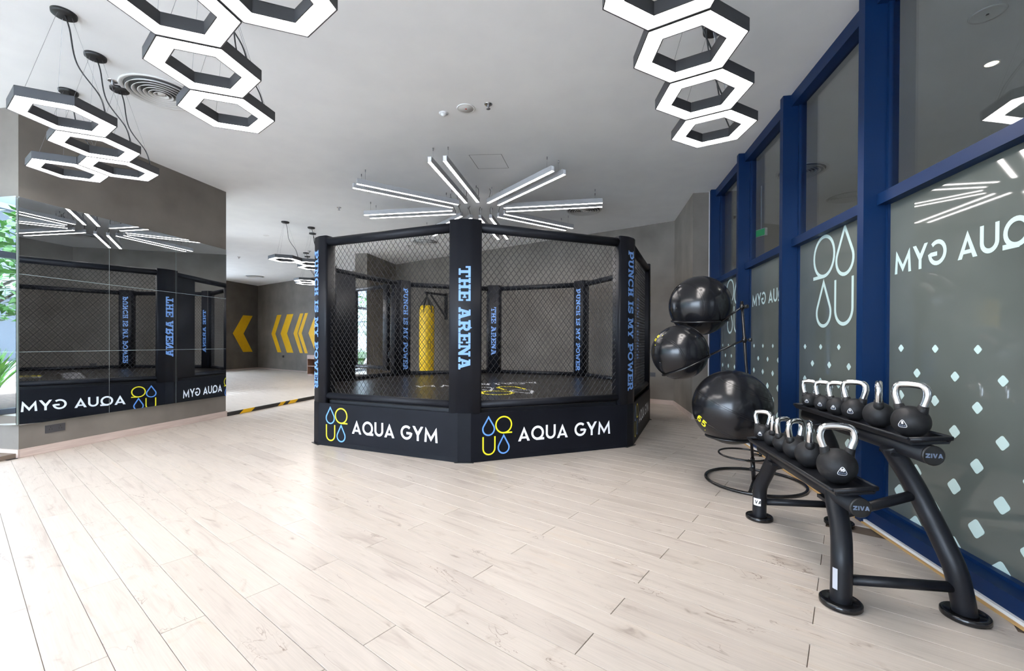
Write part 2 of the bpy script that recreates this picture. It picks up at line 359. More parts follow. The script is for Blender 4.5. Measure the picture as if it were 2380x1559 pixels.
def text_mesh(s, font, cap, width=None, stroke=.17, gap=.10, space=.45, name='lettering', align='left'):
    bb = B(); x = 0.
    for ch in s:
        if ch == ' ': x += space; continue
        wd, G = font[ch]
        for gi, g in enumerate(G):      # the strokes of a letter lie a hair above one another
            if g[0] == 'p':
                bb.add([(px + x, py, gi * .00013) for px, py in g[1]], [tuple(range(len(g[1])))])
            else: ribbon(bb, [(px + x, py) for px, py in g[1]], stroke, g[2], gi * .00013)
        x += wd + gap
    x -= gap
    kx = (width / x) if width else cap
    off = {'left': 0., 'center': x / 2}[align]
    bb.v = [((p[0] - off) * kx, p[1] * cap, p[2]) for p in bb.v]
    return bb
def text_objs(s_, font, cap, width, material, parent, Mx, key, stroke=.17, gap=.10, space=.45, fx=None):
    """one object for each letter, meshes shared by key"""
    x = 0.; items = []
    for ch in s_:
        if ch == ' ': x += space; continue
        items.append((ch, x)); x += font[ch][0] + gap
    kx = width / (x - gap)
    for ch, x0 in items:
        nm = 'glyph_%s_%s' % (key, ch)
        dm = bpy.data.meshes.get(nm)
        if dm is None:
            b1 = text_mesh(ch, font, cap, None, stroke); b1.v = [(p[0] / cap * kx, p[1], p[2]) for p in b1.v]; dm = b1.mesh(nm)
        ob('letter', dm, material, parent, Mx @ Matrix.Translation((x0 * kx, 0, 0)))
def drop(cx, y0, w, h, n=20):
    r = w / 2; cy = y0 + r; P = [(cx, y0 + h)]
    a0 = math.degrees(math.asin(min(.999, r / (h - r))))
    return P + arc(cx, cy, r, 180 - a0, 360 + a0, n)
def logo_parts(W_, H_, st):
    """the four marks of the emblem: drop, ring with tail, U, drop (lower-left origin)"""
    k = H_ / .81; u = lambda v: v * W_ / .64
    d1 = B(); ribbon(d1, drop(u(.13), .415 * k, u(.245), .385 * k), st, True)
    q = B(); ribbon(q, arc(u(.455), .62 * k, u(.17), 0, 360, 32, .175 * k)[:-1], st, True); ribbon(q, [(u(.44), .445 * k), (u(.64), .445 * k)], st, False, .0002)
    U_ = B(); ribbon(U_, [(u(.015), .385 * k)] + arc(u(.14), .135 * k, u(.125), 180, 360, 16) + [(u(.265), .385 * k)], st)
    d2 = B(); ribbon(d2, drop(u(.455), .005 * k, u(.235), .385 * k), st, True)
    return d1, q, U_, d2

# ------------------------------------------------------------------ layout frames
WY = R(10.52); UX, UY = sin(WY), cos(WY)            # U runs along the window wall, N points out through it
U = Vector((UX, UY, 0)); N = Vector((UY, -UX, 0)); Z = Vector((0, 0, 1))
P0 = Vector((2.456, 2.999, 0))                      # foot of the window wall
ZC = 3.725                                          # ceiling
def wallM(p0, along): # local x along, local y = depth (left of along), z up
    a = Vector(along).normalized(); return frame(p0, a, Z.cross(a))
BW0 = Vector((-11.35, 19.45, 0)); BWD = Vector((.809, -.588, 0))   # oblique back wall
LW = Vector((-4.755, 7.24, 0)); UL = Vector((sin(R(10.3)), cos(R(10.3)), 0)); NL = Vector((UL.y, -UL.x, 0))                       # far corner of the mirror wall
BLK2 = Vector((-4.05, 12.15, 0))

# ------------------------------------------------------------------ structure: floor
PA = R(142.178); DA = Vector((cos(PA), sin(PA), 0)); DB = Vector((-DA.y, DA.x, 0))   # plank length / rows
PL, PW = 1.453, .1648
floor = ob('floor', B().box(-13.6, 4.2, -4.5, 20.5, -.06, -.009), 'joint', kind='structure')
def plank_mesh(l, wd, g=.0008, ch=.0014, t=.0088):
    hx, hy = l / 2 - .0014, wd / 2 - g
    v = [(-hx, -hy, -t), (hx, -hy, -t), (hx, hy, -t), (-hx, hy, -t), (-hx, -hy, -ch), (hx, -hy, -ch), (hx, hy, -ch), (-hx, hy, -ch),
         (-hx + ch, -hy + ch, 0), (hx - ch, -hy + ch, 0), (hx - ch, hy - ch, 0), (-hx + ch, hy - ch, 0)]
    f = [(8, 9, 10, 11)] + [(i, (i + 1) % 4, 4 + (i + 1) % 4, 4 + i) for i in range(4)] + [(4 + i, 4 + (i + 1) % 4, 8 + (i + 1) % 4, 8 + i) for i in range(4)]
    return v, f
pv, pf = plank_mesh(PL, PW); pm = me('plank', pv, pf)
def in_main(x, y):
    q = Vector((x, y, 0))
    if (q - P0).dot(N) > .35: return False
    if (q - BW0).dot(Vector((.588, .809, 0))) > .3: return False
    if y < -4.2: return False
    lim = (q - LW).dot(N)
    if y > 4.6: return lim > -.9
    return x > -9.5
spots = []
for k in range(-75, 100):
    bc = -.217 - (k + .5) * PW
    off = 2.318 if k % 2 == 0 else 3.03
    for m_ in range(-14, 16):
        ac = off + (m_ + .5) * PL
        q = DA * ac + DB * bc
        if in_main(q.x, q.y): spots.append(q)
def score(q):
    vis = q.y > .55 and abs(q.x) < 1.22 * q.y + .9
    cage_d = math.hypot(q.x + .45, q.y - 7.225)
    hid = cage_d < 2.0 or (q.y > 7 and q.x > -3)
    return (0 if vis and not hid else 1, math.hypot(q.x, q.y))
spots.sort(key=score)
prot = Matrix.Rotation(PA, 4, 'Z')
for q in spots[:300]:
    ob('plank', pm, 'plank', floor, Matrix.Translation((q.x, q.y, 0)) @ prot)
bb = B(); inv = prot.inverted()
for q in spots[300:]:
    l = inv @ q; bb.add([(v[0] + l.x, v[1] + l.y, v[2]) for v in pv], pf)
ob('plank_field', bb, 'plank', floor, prot, kind='stuff')
# raised floor of the room on the left, one step up
RF = .06
rf = []
for p_ in [LW + U * -4.2 - N * 0.0, LW + U * 8.6, BW0 + BWD * 7.9, BW0 + N * -.3 + U * .5, BW0 - U * 16 - N * .3]: rf.append((p_.x, p_.y))
area = sum(rf[i][0] * rf[(i + 1) % 5][1] - rf[(i + 1) % 5][0] * rf[i][1] for i in range(5))
if area < 0: rf.reverse()
rfo = ob('floor_raised', B().prism(rf, 0.001, RF - .009), 'joint', kind='structure')
bb = B()
for k in range(-40, 110):
    bc = -.217 - (k + .5) * PW; off = 2.318 if k % 2 == 0 else 3.03
    for m_ in range(-4, 26):
        ac = off + (m_ + .5) * PL; q = DA * ac + DB * bc
        if (q - LW).dot(N) < -.72 and (q - BW0).dot(Vector((.588, .809, 0))) < .3 and q.y > 4.0 and q.x > -14:
            l = inv @ q; bb.add([(v[0] + l.x, v[1] + l.y, v[2] + RF) for v in pv], pf)
ob('plank_field', bb, 'plank', rfo, prot, kind='stuff')
# straight fill boards beside the step so that it ends on a clean line
fm = wallM(LW, UL)
eb = []
for a, d_ in ((0., .005), (4.9, .005), (4.9, 1.75), (-1.5, 1.75), (-1.5, .3), (0., .3)):
    q = inv @ (fm @ Vector((a, d_, 0))); eb.append((q.x, q.y))
ob('edge_board', B().prism(eb, RF - .012, RF + .0008), 'plank', rfo, prot)
step = ob('trim_1', B().box(0.01, 4.88, -.022, .005, .001, RF + .004), 'black_tape', kind='structure', Mx=fm)
for a, b_ in ((.31, .575), (1.24, 1.378), (1.515, 1.748)):
    bb = B(); bb.add([(a - .05, -.0235, .004), (b_ - .05, -.0235, .004), (b_ + .04, -.0235, RF + .002), (a + .04, -.0235, RF + .002)], [(0, 1, 2, 3)])
    bb.add([(a + .04, -.0235, RF + .0055), (b_ + .04, -.0235, RF + .0055), (b_ + .05, .005, RF + .0055), (a + .05, .005, RF + .0055)], [(0, 1, 2, 3)])
    ob('hazard_tape', bb, 'yellow_paint', step)

# ------------------------------------------------------------------ structure: ceiling and walls
ceil = ob('ceiling', B().prism([(-10.7, -5.0), (8.6, -5.0), (8.6, 21.5), (-12.0, 21.5), (-13.6, 10.2), (-7.75, 10.2)], ZC, ZC + .25), 'ceiling', kind='structure')
hp = [(-.58, 5.766), (-.153, 5.735), (-.06, 6.185), (-.49, 6.221)]
bb = B()
ribbon(bb, hp, .006, True); bb.v = [(x, y, ZC - .0015) for x, y, z in bb.v]
ob('hatch_joint', bb, 'vent_dark', ceil)
wb = ob('wall_back', B().box(-.3, 18.12, 0, .25, 0, ZC), 'plaster', kind='structure', Mx=wallM(BW0, BWD))
wlf = ob('wall_left', B().box(-2.9, .2, 0, .25, 0, ZC), 'plaster_dark', kind='structure', Mx=wallM(BW0, U))
# partition with the mirrors, its twin further back
TH = .36
wp = ob('wall_mirror_side', B().box(-2.665, 0, 0, TH, 0, ZC), 'plaster', kind='structure', Mx=fm)
wq = ob('wall_partition', B().box(0, 2.05, 0, TH, 0, ZC), 'plaster', kind='structure', Mx=wallM(BLK2, U))
# pier at the far end of the glazing
PIER = Vector((2.975, 7.19, 0))
wr = ob('wall_pier', B().box(0, 1.80, -.62, 0, 0, ZC), 'plaster', kind='structure', Mx=wallM(PIER, U))
# skirting boards
def base(name, p0, along, a, b_, side, ends=0):
    y0, y1 = (-.016, 0) if side < 0 else (0, .016)
    return ob(name, B().box(a, b_, y0, y1, .001, .084).box(a, b_, y0 * .55, y1 * .55, .084, .090), 'base_wood', kind='structure', Mx=wallM(p0, along))
base('baseboard_mirror_side', LW, UL, -2.676, .016, -1)
base('baseboard_partition', BLK2, U, -.016, 2.05, -1)
base('baseboard_back', BW0 - Z * 0, BWD, 0, 18.12, -1)
base('baseboard_left', BW0, U, -2.9, 0, -1)
base('baseboard_pier', PIER, U, -.016, 1.80, 1)
ob('baseboard_pier_front', B().box(-.016, .3, -.016, 0, .001, .09), 'base_wood', kind='structure', Mx=wallM(PIER, N))
ENDF = LW + UL * -2.665
ob('baseboard_mirror_end', B().box(-TH - .016, .016, -.016, 0, .001, .09), 'base_wood', kind='structure', Mx=wallM(ENDF, NL))
ob('trim_2', B().box(-TH - .3, .02, -.10, -.016, .0005, .006), 'black_tape', kind='structure', Mx=wallM(ENDF, NL))
# rooms' outer shell, out of the photo: closing walls at the far left and the facade line
ob('wall_far_left', B().box(0, 7.5, 0, .2, 0, ZC), 'plaster_dark', kind='structure', Mx=wallM(Vector((-14.4, 11.4, 0)), N))

# ------------------------------------------------------------------ window wall (right)
FIN = [.085 - 1.335 * 3, .085 - 1.335 * 2, .085 - 1.335, .085, 1.415, 2.765, 4.12]   # middles of the fins
GD = .142; FW = .036
WM = wallM(P0, U)    # local x = s, local y = into the room (-N), z up
def wx(s, d, z): return (s, -d, z)
rows = [(1.225, .027, 0), (1.07, .032, 1), (.915, .036, 0), (.76, .041, 1), (.605, .045, 0), (.45, .050, 1), (.272, .056, 0), (.112, .064, 1)]
dia = {}
for z_, h_, o_ in rows:
    P = round_poly([(h_, 0), (0, h_), (-h_, 0), (0, -h_)], h_ * .32, 3)
    bb = B(); bb.prism(P, 0, .002); dia[z_] = bb.mesh('diamond')
fins = [None] * len(FIN)
for i in range(len(FIN) - 1):
    a, b_ = FIN[i] + FW, FIN[i + 1] - FW
    wn = ob('window_%d' % (len(FIN) - 1 - i), B().box(a, b_, -.18, -.02, .026, .105).box(a, b_, -.18, -.105, .105, .125), 'blue', kind='structure', Mx=WM)
    ob('transom', B().box(a, b_, -.16, -.07, 2.215, 2.292), 'blue', wn)
    ob('head_rail', B().box(a, b_, -.17, -.06, ZC - .115, ZC), 'blue', wn)
    ob('mullion', B().box(FIN[i + 1] - FW, FIN[i + 1] + FW, -.20, .013, .004, ZC - .002), 'blue', wn)
    jb = B().box(a, a + .02, -.16, -.125, .125, ZC - .115).box(b_ - .02, b_, -.16, -.125, .125, ZC - .115)
    ob('glazing_bead', jb, 'blue', wn)
    lp = ob('lower_pane', B().box(a, b_, -.15, -.142, .12, 2.216), 'film', wn)
    ob('upper_pane', B().box(a, b_, -.15, -.142, 2.29, ZC - .11), 'glass', wn)
    if i == 0: continue
    if i < 2: continue
    # the cut-outs show from the room, so they read reversed
    fr = frame((0, -GD + .0022, 0), (1, 0, 0), (0, 0, 1))
    flip = frame((0, -GD + .0008, 0), (1, 0, 0), (0, 0, 1))
    for (z_, h_, o_) in rows:
        s0 = b_ - .137 - (0 if o_ == 0 else .146)
        k = 0
        while True:
            s_ = s0 - k * .293; k += 1
            if s_ < a + h_ + .01: break
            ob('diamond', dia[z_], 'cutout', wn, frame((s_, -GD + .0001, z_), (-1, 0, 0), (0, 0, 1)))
        if o_ and b_ - .137 + .146 < b_ - h_ * .2:
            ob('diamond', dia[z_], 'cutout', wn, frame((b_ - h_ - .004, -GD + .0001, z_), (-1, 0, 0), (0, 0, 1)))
    if i % 2 == 0:
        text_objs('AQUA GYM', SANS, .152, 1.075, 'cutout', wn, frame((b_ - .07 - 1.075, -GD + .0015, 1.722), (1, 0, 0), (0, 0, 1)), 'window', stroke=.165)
    else:
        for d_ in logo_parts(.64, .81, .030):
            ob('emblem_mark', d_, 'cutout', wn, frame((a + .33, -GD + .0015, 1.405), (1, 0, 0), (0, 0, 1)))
ob('trim_3', B().box(FIN[0], 4.2, -.03, -.002, .0005, .026), 'white', kind='structure', Mx=WM)
ob('trim_4', B().box(FIN[0], 4.2, -.002, .012, .0005, .010), 'timber', kind='structure', Mx=WM)
ob('trim_5', B().box(4.158, 4.175, -.20, .020, .027, ZC - .001), 'white', kind='structure', Mx=WM)

# corridor behind the glass
ob('floor_corridor', B().box(-5.5, 11, -3.6, -.2, -.05, .0), 'paving', kind='structure', Mx=WM)
ob('wall_corridor', B().box(-5.5, 11, -3.8, -3.6, 0, ZC), 'corridor', kind='structure', Mx=WM)
ob('wall_corridor_near', B().box(-5.5, -5.3, -3.6, -.2, 0, ZC), 'corridor', kind='structure', Mx=WM)  # unseen end wall, put in to keep sky light out of the corridor
ob('wall_corridor_end', B().box(10.8, 11, -3.6, -.2, 0, ZC), 'corridor', kind='structure', Mx=WM)
ob('wall_corridor_inner', B().box(5.95, 11, -.4, -.2, 0, ZC), 'corridor', kind='structure', Mx=WM)

# ------------------------------------------------------------------ glazed facade (left and behind), seen in the mirrors
FA = Vector((-8.75, 4.0, 0))
FMx = wallM(FA, U)
for i in range(9):
    a = -9. + i * 1.7
    fw = ob('window_%d' % (i + 10), B().box(a, a + 1.7, -.05, .05, .06, .14), 'facade_frame', kind='structure', Mx=FMx)
    ob('mullion', B().box(a - .03, a + .03, -.06, .06, 0, ZC - .002), 'facade_frame', fw)
    ob('transom', B().box(a + .03, a + 1.67, -.05, .05, 2.58, 2.68), 'facade_frame', fw)
    ob('pane', B().box(a + .03, a + 1.67, -.005, .005, .14, 2.58), 'facade_glass', fw)
    ob('upper_pane', B().box(a + .03, a + 1.67, -.005, .005, 2.68, ZC - .01), 'facade_glass', fw)
RMx = wallM(Vector((-10.4, -4.2, 0)), Vector((1, 0, 0)))
ob('wall_rear', B().box(8.5, 12.6, -.2, 0, 0, ZC), 'white', kind='structure', Mx=RMx)
for i in range(5):
    a = i * 1.7
    fw = ob('window_%d' % (i + 20), B().box(a, a + 1.7, -.05, .05, .0, .14), 'facade_frame', kind='structure', Mx=RMx)
    ob('mullion', B().box(a - .03, a + .03, -.06, .06, 0, ZC - .002), 'facade_frame', fw)
    ob('transom', B().box(a + .03, a + 1.67, -.05, .05, 2.58, 2.68), 'facade_frame', fw)
    ob('pane', B().box(a + .03, a + 1.67, -.005, .005, .14, 2.58), 'facade_glass', fw)
    ob('upper_pane', B().box(a + .03, a + 1.67, -.005, .005, 2.68, ZC - .01), 'facade_glass', fw)
for i in range(3):  # unseen back-room glazing, added to bring daylight onto the chevrons
    a = -8.0 + i * 1.7
    fw = ob('window_%d' % (i + 30), B().box(a, a + 1.7, -.05, .05, .06, .14), 'facade_frame', kind='structure', Mx=wallM(BW0, U))
    ob('mullion', B().box(a - .03, a + .03, -.06, .06, .06, ZC - .002), 'facade_frame', fw)
    ob('pane', B().box(a + .03, a + 1.67, -.005, .005, .14, ZC - .01), 'facade_glass', fw)
ob('ground', B().box(-45, -9.6, -30, 40, -.30, -.07).box(-9.6, 30, -30, -4.6, -.30, -.07), 'paving', kind='structure')
bedM = wallM(FA - N * .35, U)
ob('planting_bed', B().box(-6, 5, 0, 3.4, -.10, .02), 'soil', kind='structure', Mx=bedM)

# ------------------------------------------------------------------ fighting cage
CC = Vector((-.4506, 7.2254, 0)); TH0 = R(-90.87); RV = 2.739; CH = .070
cage = thing('octagon_cage', 'large black padded octagonal fighting cage with wire mesh sides, centre of the gym', 'cage', CC, 0)
c8, s8 = cos(R(22.5)), sin(R(22.5)); AP = RV * c8; RC = RV - CH * math.tan(R(22.5)) 
SKZ = .513
pad_poly = []
ln = .118
e_ = Vector((-s8, c8)); nin = Vector((-c8, -s8))
o1 = Vector((RC, CH)); o2 = o1 + e_ * ln; i2 = o2 + nin * .155; i1 = Vector((RC - .185, .055))
pad_poly = [o1, o2, i2, i1]
pad_poly = [tuple(p) for p in pad_poly] + [(p[0], -p[1]) for p in reversed(pad_poly)]
padm = B().prism(round_poly(pad_poly, .03, 4), .505, 2.53, True).mesh('post_pad')
for k in range(8):
    an = TH0 + k * pi / 4; Rk = Matrix.Rotation(an, 4, 'Z')
    pp = ob('post_pad', padm, 'pad', cage, Rk)
    tx_, cap_, wd2, z0, dz = ('THE ARENA', .125, 1.07, 2.04, -.064) if k % 2 == 0 else ('PUNCH IS MY POWER', .118, 1.69, 2.365, -.060)
    text_objs(tx_, SLAB, cap_, wd2, 'blue_ink', pp, frame((RC + .002, dz, z0), (0, 0, -1), (0, 1, 0)), 'post%d' % (k % 2), .22, .045, .5)
    text_objs(tx_, SLAB, cap_, wd2, 'blue_ink', pp, Matrix.Translation((RC - .1865, 0, 0)) @ Matrix.Rotation(pi, 4, 'Z') @ frame((0, dz * .86, z0), (0, 0, -1), (0, 1, 0)) @ Matrix.Diagonal((1, .86, 1, 1)), 'post%d' % (k % 2), .22, .045, .5)
    # corner of the skirt and the plate it stands on
    cp = [(RC + .001, -CH), (RC + .001, CH), (RC - .05, CH + .02), (RC - .05, -CH - .02)]
    q0 = Vector((RC + .001, CH)) + e_ * .004; 
    ob('skirt_corner', B().prism([(RC + .001, -CH - .0), (RC + .001, CH), (RC - .045, CH + .012), (RC - .045, -CH - .012)], .004, SKZ), 'skirt', cage, Rk)
    ob('foot_plate', B().box(RC - .10, RC + .022, -.10, .10, .0005, .007), 'black', cage, Rk)
    # side k runs from vertex k to vertex k+1; local x along the side seen from outside, y inwards
    va = Vector((RV * cos(an), RV * sin(an), 0)); vb = Vector((RV * cos(an + pi / 4), RV * sin(an + pi / 4), 0))
    SM = frame(va, vb - va, Z.cross((vb - va).normalized())); L = (vb - va).length
    cc = CH / c8
    prof = []
    nx = 12
    bb = B()
    for i in range(nx):
        x0, x1 = cc + (L - 2 * cc) * i / nx, cc + (L - 2 * cc) * (i + 1) / nx
        bb.add([(x0, -.004, .002), (x1, -.004, .002), (x1, 0, .05), (x0, 0, .05), (x1, 0, SKZ), (x0, 0, SKZ), (x1, .02, SKZ), (x0, .02, SKZ), (x0, .02, .002), (x1, .02, .002)],
               [(0, 1, 2, 3), (3, 2, 4, 5), (5, 4, 6, 7), (8, 7, 6, 9), (0, 8, 9, 1)])
    sk = ob('skirt_panel', bb, 'skirt', cage, SM)
    if True:
        text_objs('AQUA GYM', SANS, .157, 1.175, 'white_ink', sk, frame((.605, -.0022, .181), (1, 0, 0), (0, 0, 1)), 'skirt', stroke=.165)
        for nm_, d_, mt in zip('abcd', logo_parts(.335, .40, .0155), ('blue_ink2', 'yellow_ink', 'yellow_ink', 'blue_ink2')):
            ob('emblem_mark', bpy.data.meshes.get('mark_' + nm_) or d_.mesh('mark_' + nm_), mt, sk, frame((.20, -.0022, .068), (1, 0, 0), (0, 0, 1)))
    e0 = .155
    ob('top_rail', B().tube([(e0, .06, 2.462), (L - e0, .06, 2.462)], .052, 16), 'pad', cage, SM)
    ob('bottom_rail', B().tube([(e0, .05, .597), (L - e0, .05, .597)], .040, 16), 'pad', cage, SM)
    if k == 5:      # padded jambs on either side of the gate opening
        for a_, b2 in ((.13, .34), (1.43, L - .14)):
            ob('gate_jamb', B().prism(round_poly([(a_, .005), (b2, .005), (b2, .135), (a_, .135)], .03), .565, 2.425, True), 'pad', cage, SM)
    # wire mesh
    if k != 5:
        if 'chain_mesh' not in bpy.data.meshes:
            bb = B(); px_, pz_, rw = .0325, .084, .0024
            x0, x1, z0_, z1_ = .15, L - .15, .62, 2.425
            nc, nr = int(round((x1 - x0) / px_)), int(round((z1_ - z0_) / (pz_ / 2)))
            px_ = (x1 - x0) / nc; dz_ = (z1_ - z0_) / nr
            for c_ in range(nc):
                pts = []
                for j in range(nr + 1):
                    sgn = 1 if ((j + c_) % 2 == 0) else -1
                    cx_ = x0 + (c_ + .5) * px_
                    zz = z0_ + j * dz_
                    pts.append((cx_ + sgn * (px_ / 2 + .001), .075 + sgn * .004 * 0, zz))
                p2 = []
                for j in range(len(pts) - 1):
                    a_, b2 = Vector(pts[j]), Vector(pts[j + 1]); off_ = .0035 if j % 2 == 0 else -.0035
                    p2 += [a_.lerp(b2, .12), a_.lerp(b2, .88)]
                bb.tube(p2, rw, 4, caps=False)
            bb.mesh('chain_mesh')
        ob('wire_mesh', bpy.data.meshes['chain_mesh'], 'wire', cage, SM)
# platform and canvas
octp = [((RV - .06) * cos(TH0 + k * pi / 4), (RV - .06) * sin(TH0 + k * pi / 4)) for k in range(8)]
ob('platform', B().prism(octp, .47, .545), 'steel_black', cage)
octp = [((RV - .10) * cos(TH0 + k * pi / 4), (RV - .10) * sin(TH0 + k * pi / 4)) for k in range(8)]
cv = ob('canvas', B().prism(octp, .545, .562), 'mat_top', cage)
mz = .5635
mk = ['mat_ink', 'yellow_ink', 'yellow_ink', 'mat_ink']
mx_, my_ = Vector((-cos(R(22)), -sin(R(22)), 0)), Vector((sin(R(22)), -cos(R(22)), 0))
for d_, mt in zip(logo_parts(.80, 1.0, .045), mk):
    ob('floor_emblem', d_, mt, cv, frame((.492, -.352, mz), mx_, my_))
text_objs('AQUA GYM', SANS, .30, 2.1, 'mat_ink', cv, frame((.87, .42, mz), mx_, my_), 'canvas', .165)
# the open gate, hinged at the post between the far left sides
gd = Vector((-.81, .586, 0)); g0 = Vector((-2.60, 9.02, 0)) - CC
GM = frame(g0, gd, Z.cross(gd)); GW = 1.10
gt = ob('gate', B().prism(round_poly([(-.075, -.045), (.075, -.045), (.075, .045), (-.075, .045)], .03), .66, 2.45, True), 'pad', cage, GM)
ob('gate_pad', B().prism(round_poly([(GW - .075, -.045), (GW + .075, -.045), (GW + .075, .045), (GW - .075, .045)], .03), .66, 2.45, True), 'pad', gt)
ob('gate_rail', B().tube([(.05, 0, 2.40), (GW - .05, 0, 2.40)], .042, 14), 'pad', gt)
ob('gate_rail', B().tube([(.05, 0, .715), (GW - .05, 0, .715)], .042, 14), 'pad', gt)
bb = B(); nc = 34; px_ = (GW - .12) / nc; nr = 40; dz_ = 1.62 / nr
for c_ in range(nc):
    bb.tube([(.06 + (c_ + .5) * px_ + (1 if (j + c_) % 2 == 0 else -1) * px_ / 2, 0, .74 + j * dz_) for j in range(nr + 1)], .0027, 4, caps=False)
ob('gate_mesh', bb, 'wire', gt)
ob('hinge', B().box(-.12, -.07, -.02, .02, .95, 1.05).box(-.12, -.07, -.02, .02, 2.05, 2.15).tube([(-.115, 0, .92), (-.115, 0, 1.08)], .014, 8).tube([(-.115, 0, 2.02), (-.115, 0, 2.18)], .014, 8), 'steel_black', gt)

# ------------------------------------------------------------------ mirrors
zr = [.350, 1.126, 1.949, 2.761]
mt_ = thing('wall_mirror', 'large tinted mirror of nine glass panels on the grey left wall', 'mirror', LW, pi / 2 - R(10.3))
ms = [-2.692, -1.818, -.930, -.045]
for i in range(3):
    for j in range(3):
        ob('mirror_panel', B().box(ms[i] + .002, ms[i + 1] - .002, -.050, -.0455, zr[j] + .002, zr[j + 1] - .002), 'mirror', mt_)
ob('backing', B().box(-2.66, ms[3] - .004, -.0453, -.001, zr[0] + .003, zr[3] - .003), 'mirror_edge', mt_)
m2 = thing('end_mirror', 'narrow mirror reflecting the garden on the end of the left wall', 'mirror', ENDF, -R(10.3))
for j in range(3):
    ob('mirror_panel', B().box(-TH, .046, -.049, -.0445, zr[j] + .001, zr[j + 1] - .001), 'mirror', m2)
ob('backing', B().box(-TH, -.002, -.0443, -.0005, zr[0] + .003, zr[3] - .003), 'mirror_edge', m2)
m3 = thing('end_mirror', 'narrow mirror on the end of the far partition, seen through the open cage gate', 'mirror', BLK2, -WY)
for j in range(3):
    ob('mirror_panel', B().box(-TH, 0, -.008, -.006, zr[j] + .001, zr[j + 1] - .001), 'mirror', m3)
ob('backing', B().box(-TH, 0, -.0058, -.0005, zr[0], zr[3]), 'mirror_edge', m3)

# ------------------------------------------------------------------ hexagon lamps
HS = .313; HZ = 2.93; HH = .070; DROP = ZC - HZ
hexp = lambda r: [(r * cos(R(30 + 60 * i)), r * sin(R(30 + 60 * i))) for i in range(6)]
hx_body = B().ringprism(hexp(HS), hexp(HS - .008), 0, HH, True, False).ringprism(hexp(.203), hexp(.196), 0, HH, True, False).ringprism(hexp(HS), hexp(.196), HH - .004, HH, True, True).mesh('hex_body')
hx_diff = B().ringprism(hexp(HS - .008), hexp(.203), .004, .012, True, True).mesh('hex_diffuser')
canopy_m = B().lathe([(0, DROP - .026), (.066, DROP - .026), (.074, DROP - .020), (.076, DROP)], 28).mesh('canopy')
wires_m = []
for i in range(3):
    a = R(30 + 120 * i); v = Vector((.255 * cos(a), .255 * sin(a), HH))
    wires_m.append(B().tube([v, (.045 * cos(a), .045 * sin(a), DROP - .026)], .0013, 4).mesh('suspension_wire'))
cab_m = B().tube(catmull([(0.01, 0, DROP - .024), (.035, .01, DROP - .12), (.05, .05, DROP * .55), (.14, .14, DROP * .3), (.20, .13, HH)], 7), .0052, 6).mesh('power_cable')
def hexlamp(x, y, rot, label, group, cab=True):
    t = thing('hexagon_pendant_lamp', label, 'lamp', (x, y, HZ), R(rot), group)
    ob('housing', hx_body, 'lamp_body', t); ob('diffuser', hx_diff, 'diffuser', t); ob('canopy', canopy_m, 'cable', t)
    for w_ in wires_m: ob('suspension_wire', w_, 'wire_thin', t)
    ob('power_cable', cab_m, 'cable', t)
    return t
def chain(x, y, ang, n, step=.549): return [(x + step * i * cos(R(ang)), y + step * i * sin(R(ang))) for i in range(n)]
# right-hand row
Cc = chain(1.575, 3.447, -121.5, 4)
for (x, y), l in zip(Cc, ('lit black hexagon pendant furthest from camera in the row by the windows', 'lit black hexagon pendant second from the far end of the row by the windows',
                          'lit black hexagon pendant third from the far end of the row by the windows', 'lit black hexagon pendant cut by the top edge, in the row by the windows')):
    hexlamp(x, y, -1.5 , l, 'hexagon pendants by the windows')
# row above the left foreground
A4 = (-2.111, 3.227); Aa = chain(A4[0], A4[1], -69.5, 3)
A1 = (Aa[2][0] + .549 * cos(R(-9.5)), Aa[2][1] + .549 * sin(R(-9.5)))
for (x, y), l in zip(Aa + [A1], ('lit black hexagon pendant at the lower right end of the group over the left foreground', 'lit black hexagon pendant in the middle of the group over the left foreground',
                                 'lit black hexagon pendant cut by the top edge, left one of the foreground group', 'lit black hexagon pendant cut by the top edge, right one of the foreground group')):
    hexlamp(x, y, -9.5, l, 'hexagon pendants over the left foreground')
# group in front of the mirror wall
B1 = (-3.397, 3.304); Bb = chain(B1[0], B1[1], 115.5, 3)
B3 = (Bb[2][0] + .549 * cos(R(175.5)), Bb[2][1] + .549 * sin(R(175.5)))
for (x, y), l in zip(Bb + [B3], ('lit black hexagon pendant at the far left edge, largest of the group by the mirror', 'lit black hexagon pendant in the middle of the group by the mirror',
                                 'lit black hexagon pendant at the right tip of the group by the mirror', 'lit black hexagon pendant lowest left of the group by the mirror')):
    hexlamp(x, y, -4.5, l, 'hexagon pendants in front of the mirror wall')
D1 = (-4.70, 9.02); Dd = [D1, (D1[0] + .549 * cos(R(52)), D1[1] + .549 * sin(R(52))), ]
Dd.append((Dd[1][0] + .549 * cos(R(112)), Dd[1][1] + .549 * sin(R(112))))
for (x, y), l in zip(Dd, ('lit black hexagon pendant left of the cage post, leftmost of the back room group', 'lit black hexagon pendant behind the left cage post, middle of the back room group',
                          'lit black hexagon pendant lower one behind the left cage post, back room group')):
    hexlamp(x, y, -8, l, 'hexagon pendants in the back room')
E1 = (-5.75, 12.15); Ee = [E1, (E1[0] + .549 * cos(R(112)), E1[1] + .549 * sin(R(112))), (E1[0] + .549 * cos(R(52)), E1[1] + .549 * sin(R(52)))]
for (x, y), l in zip(Ee, ('distant lit hexagon pendant over the chevron wall, upper one of its group', 'distant lit hexagon pendant over the chevron wall, lower left one of its group',
                          'distant lit hexagon pendant over the chevron wall, right one half hidden by the cage post')):
    hexlamp(x, y, -8, l, 'distant hexagon pendants by the chevron wall')

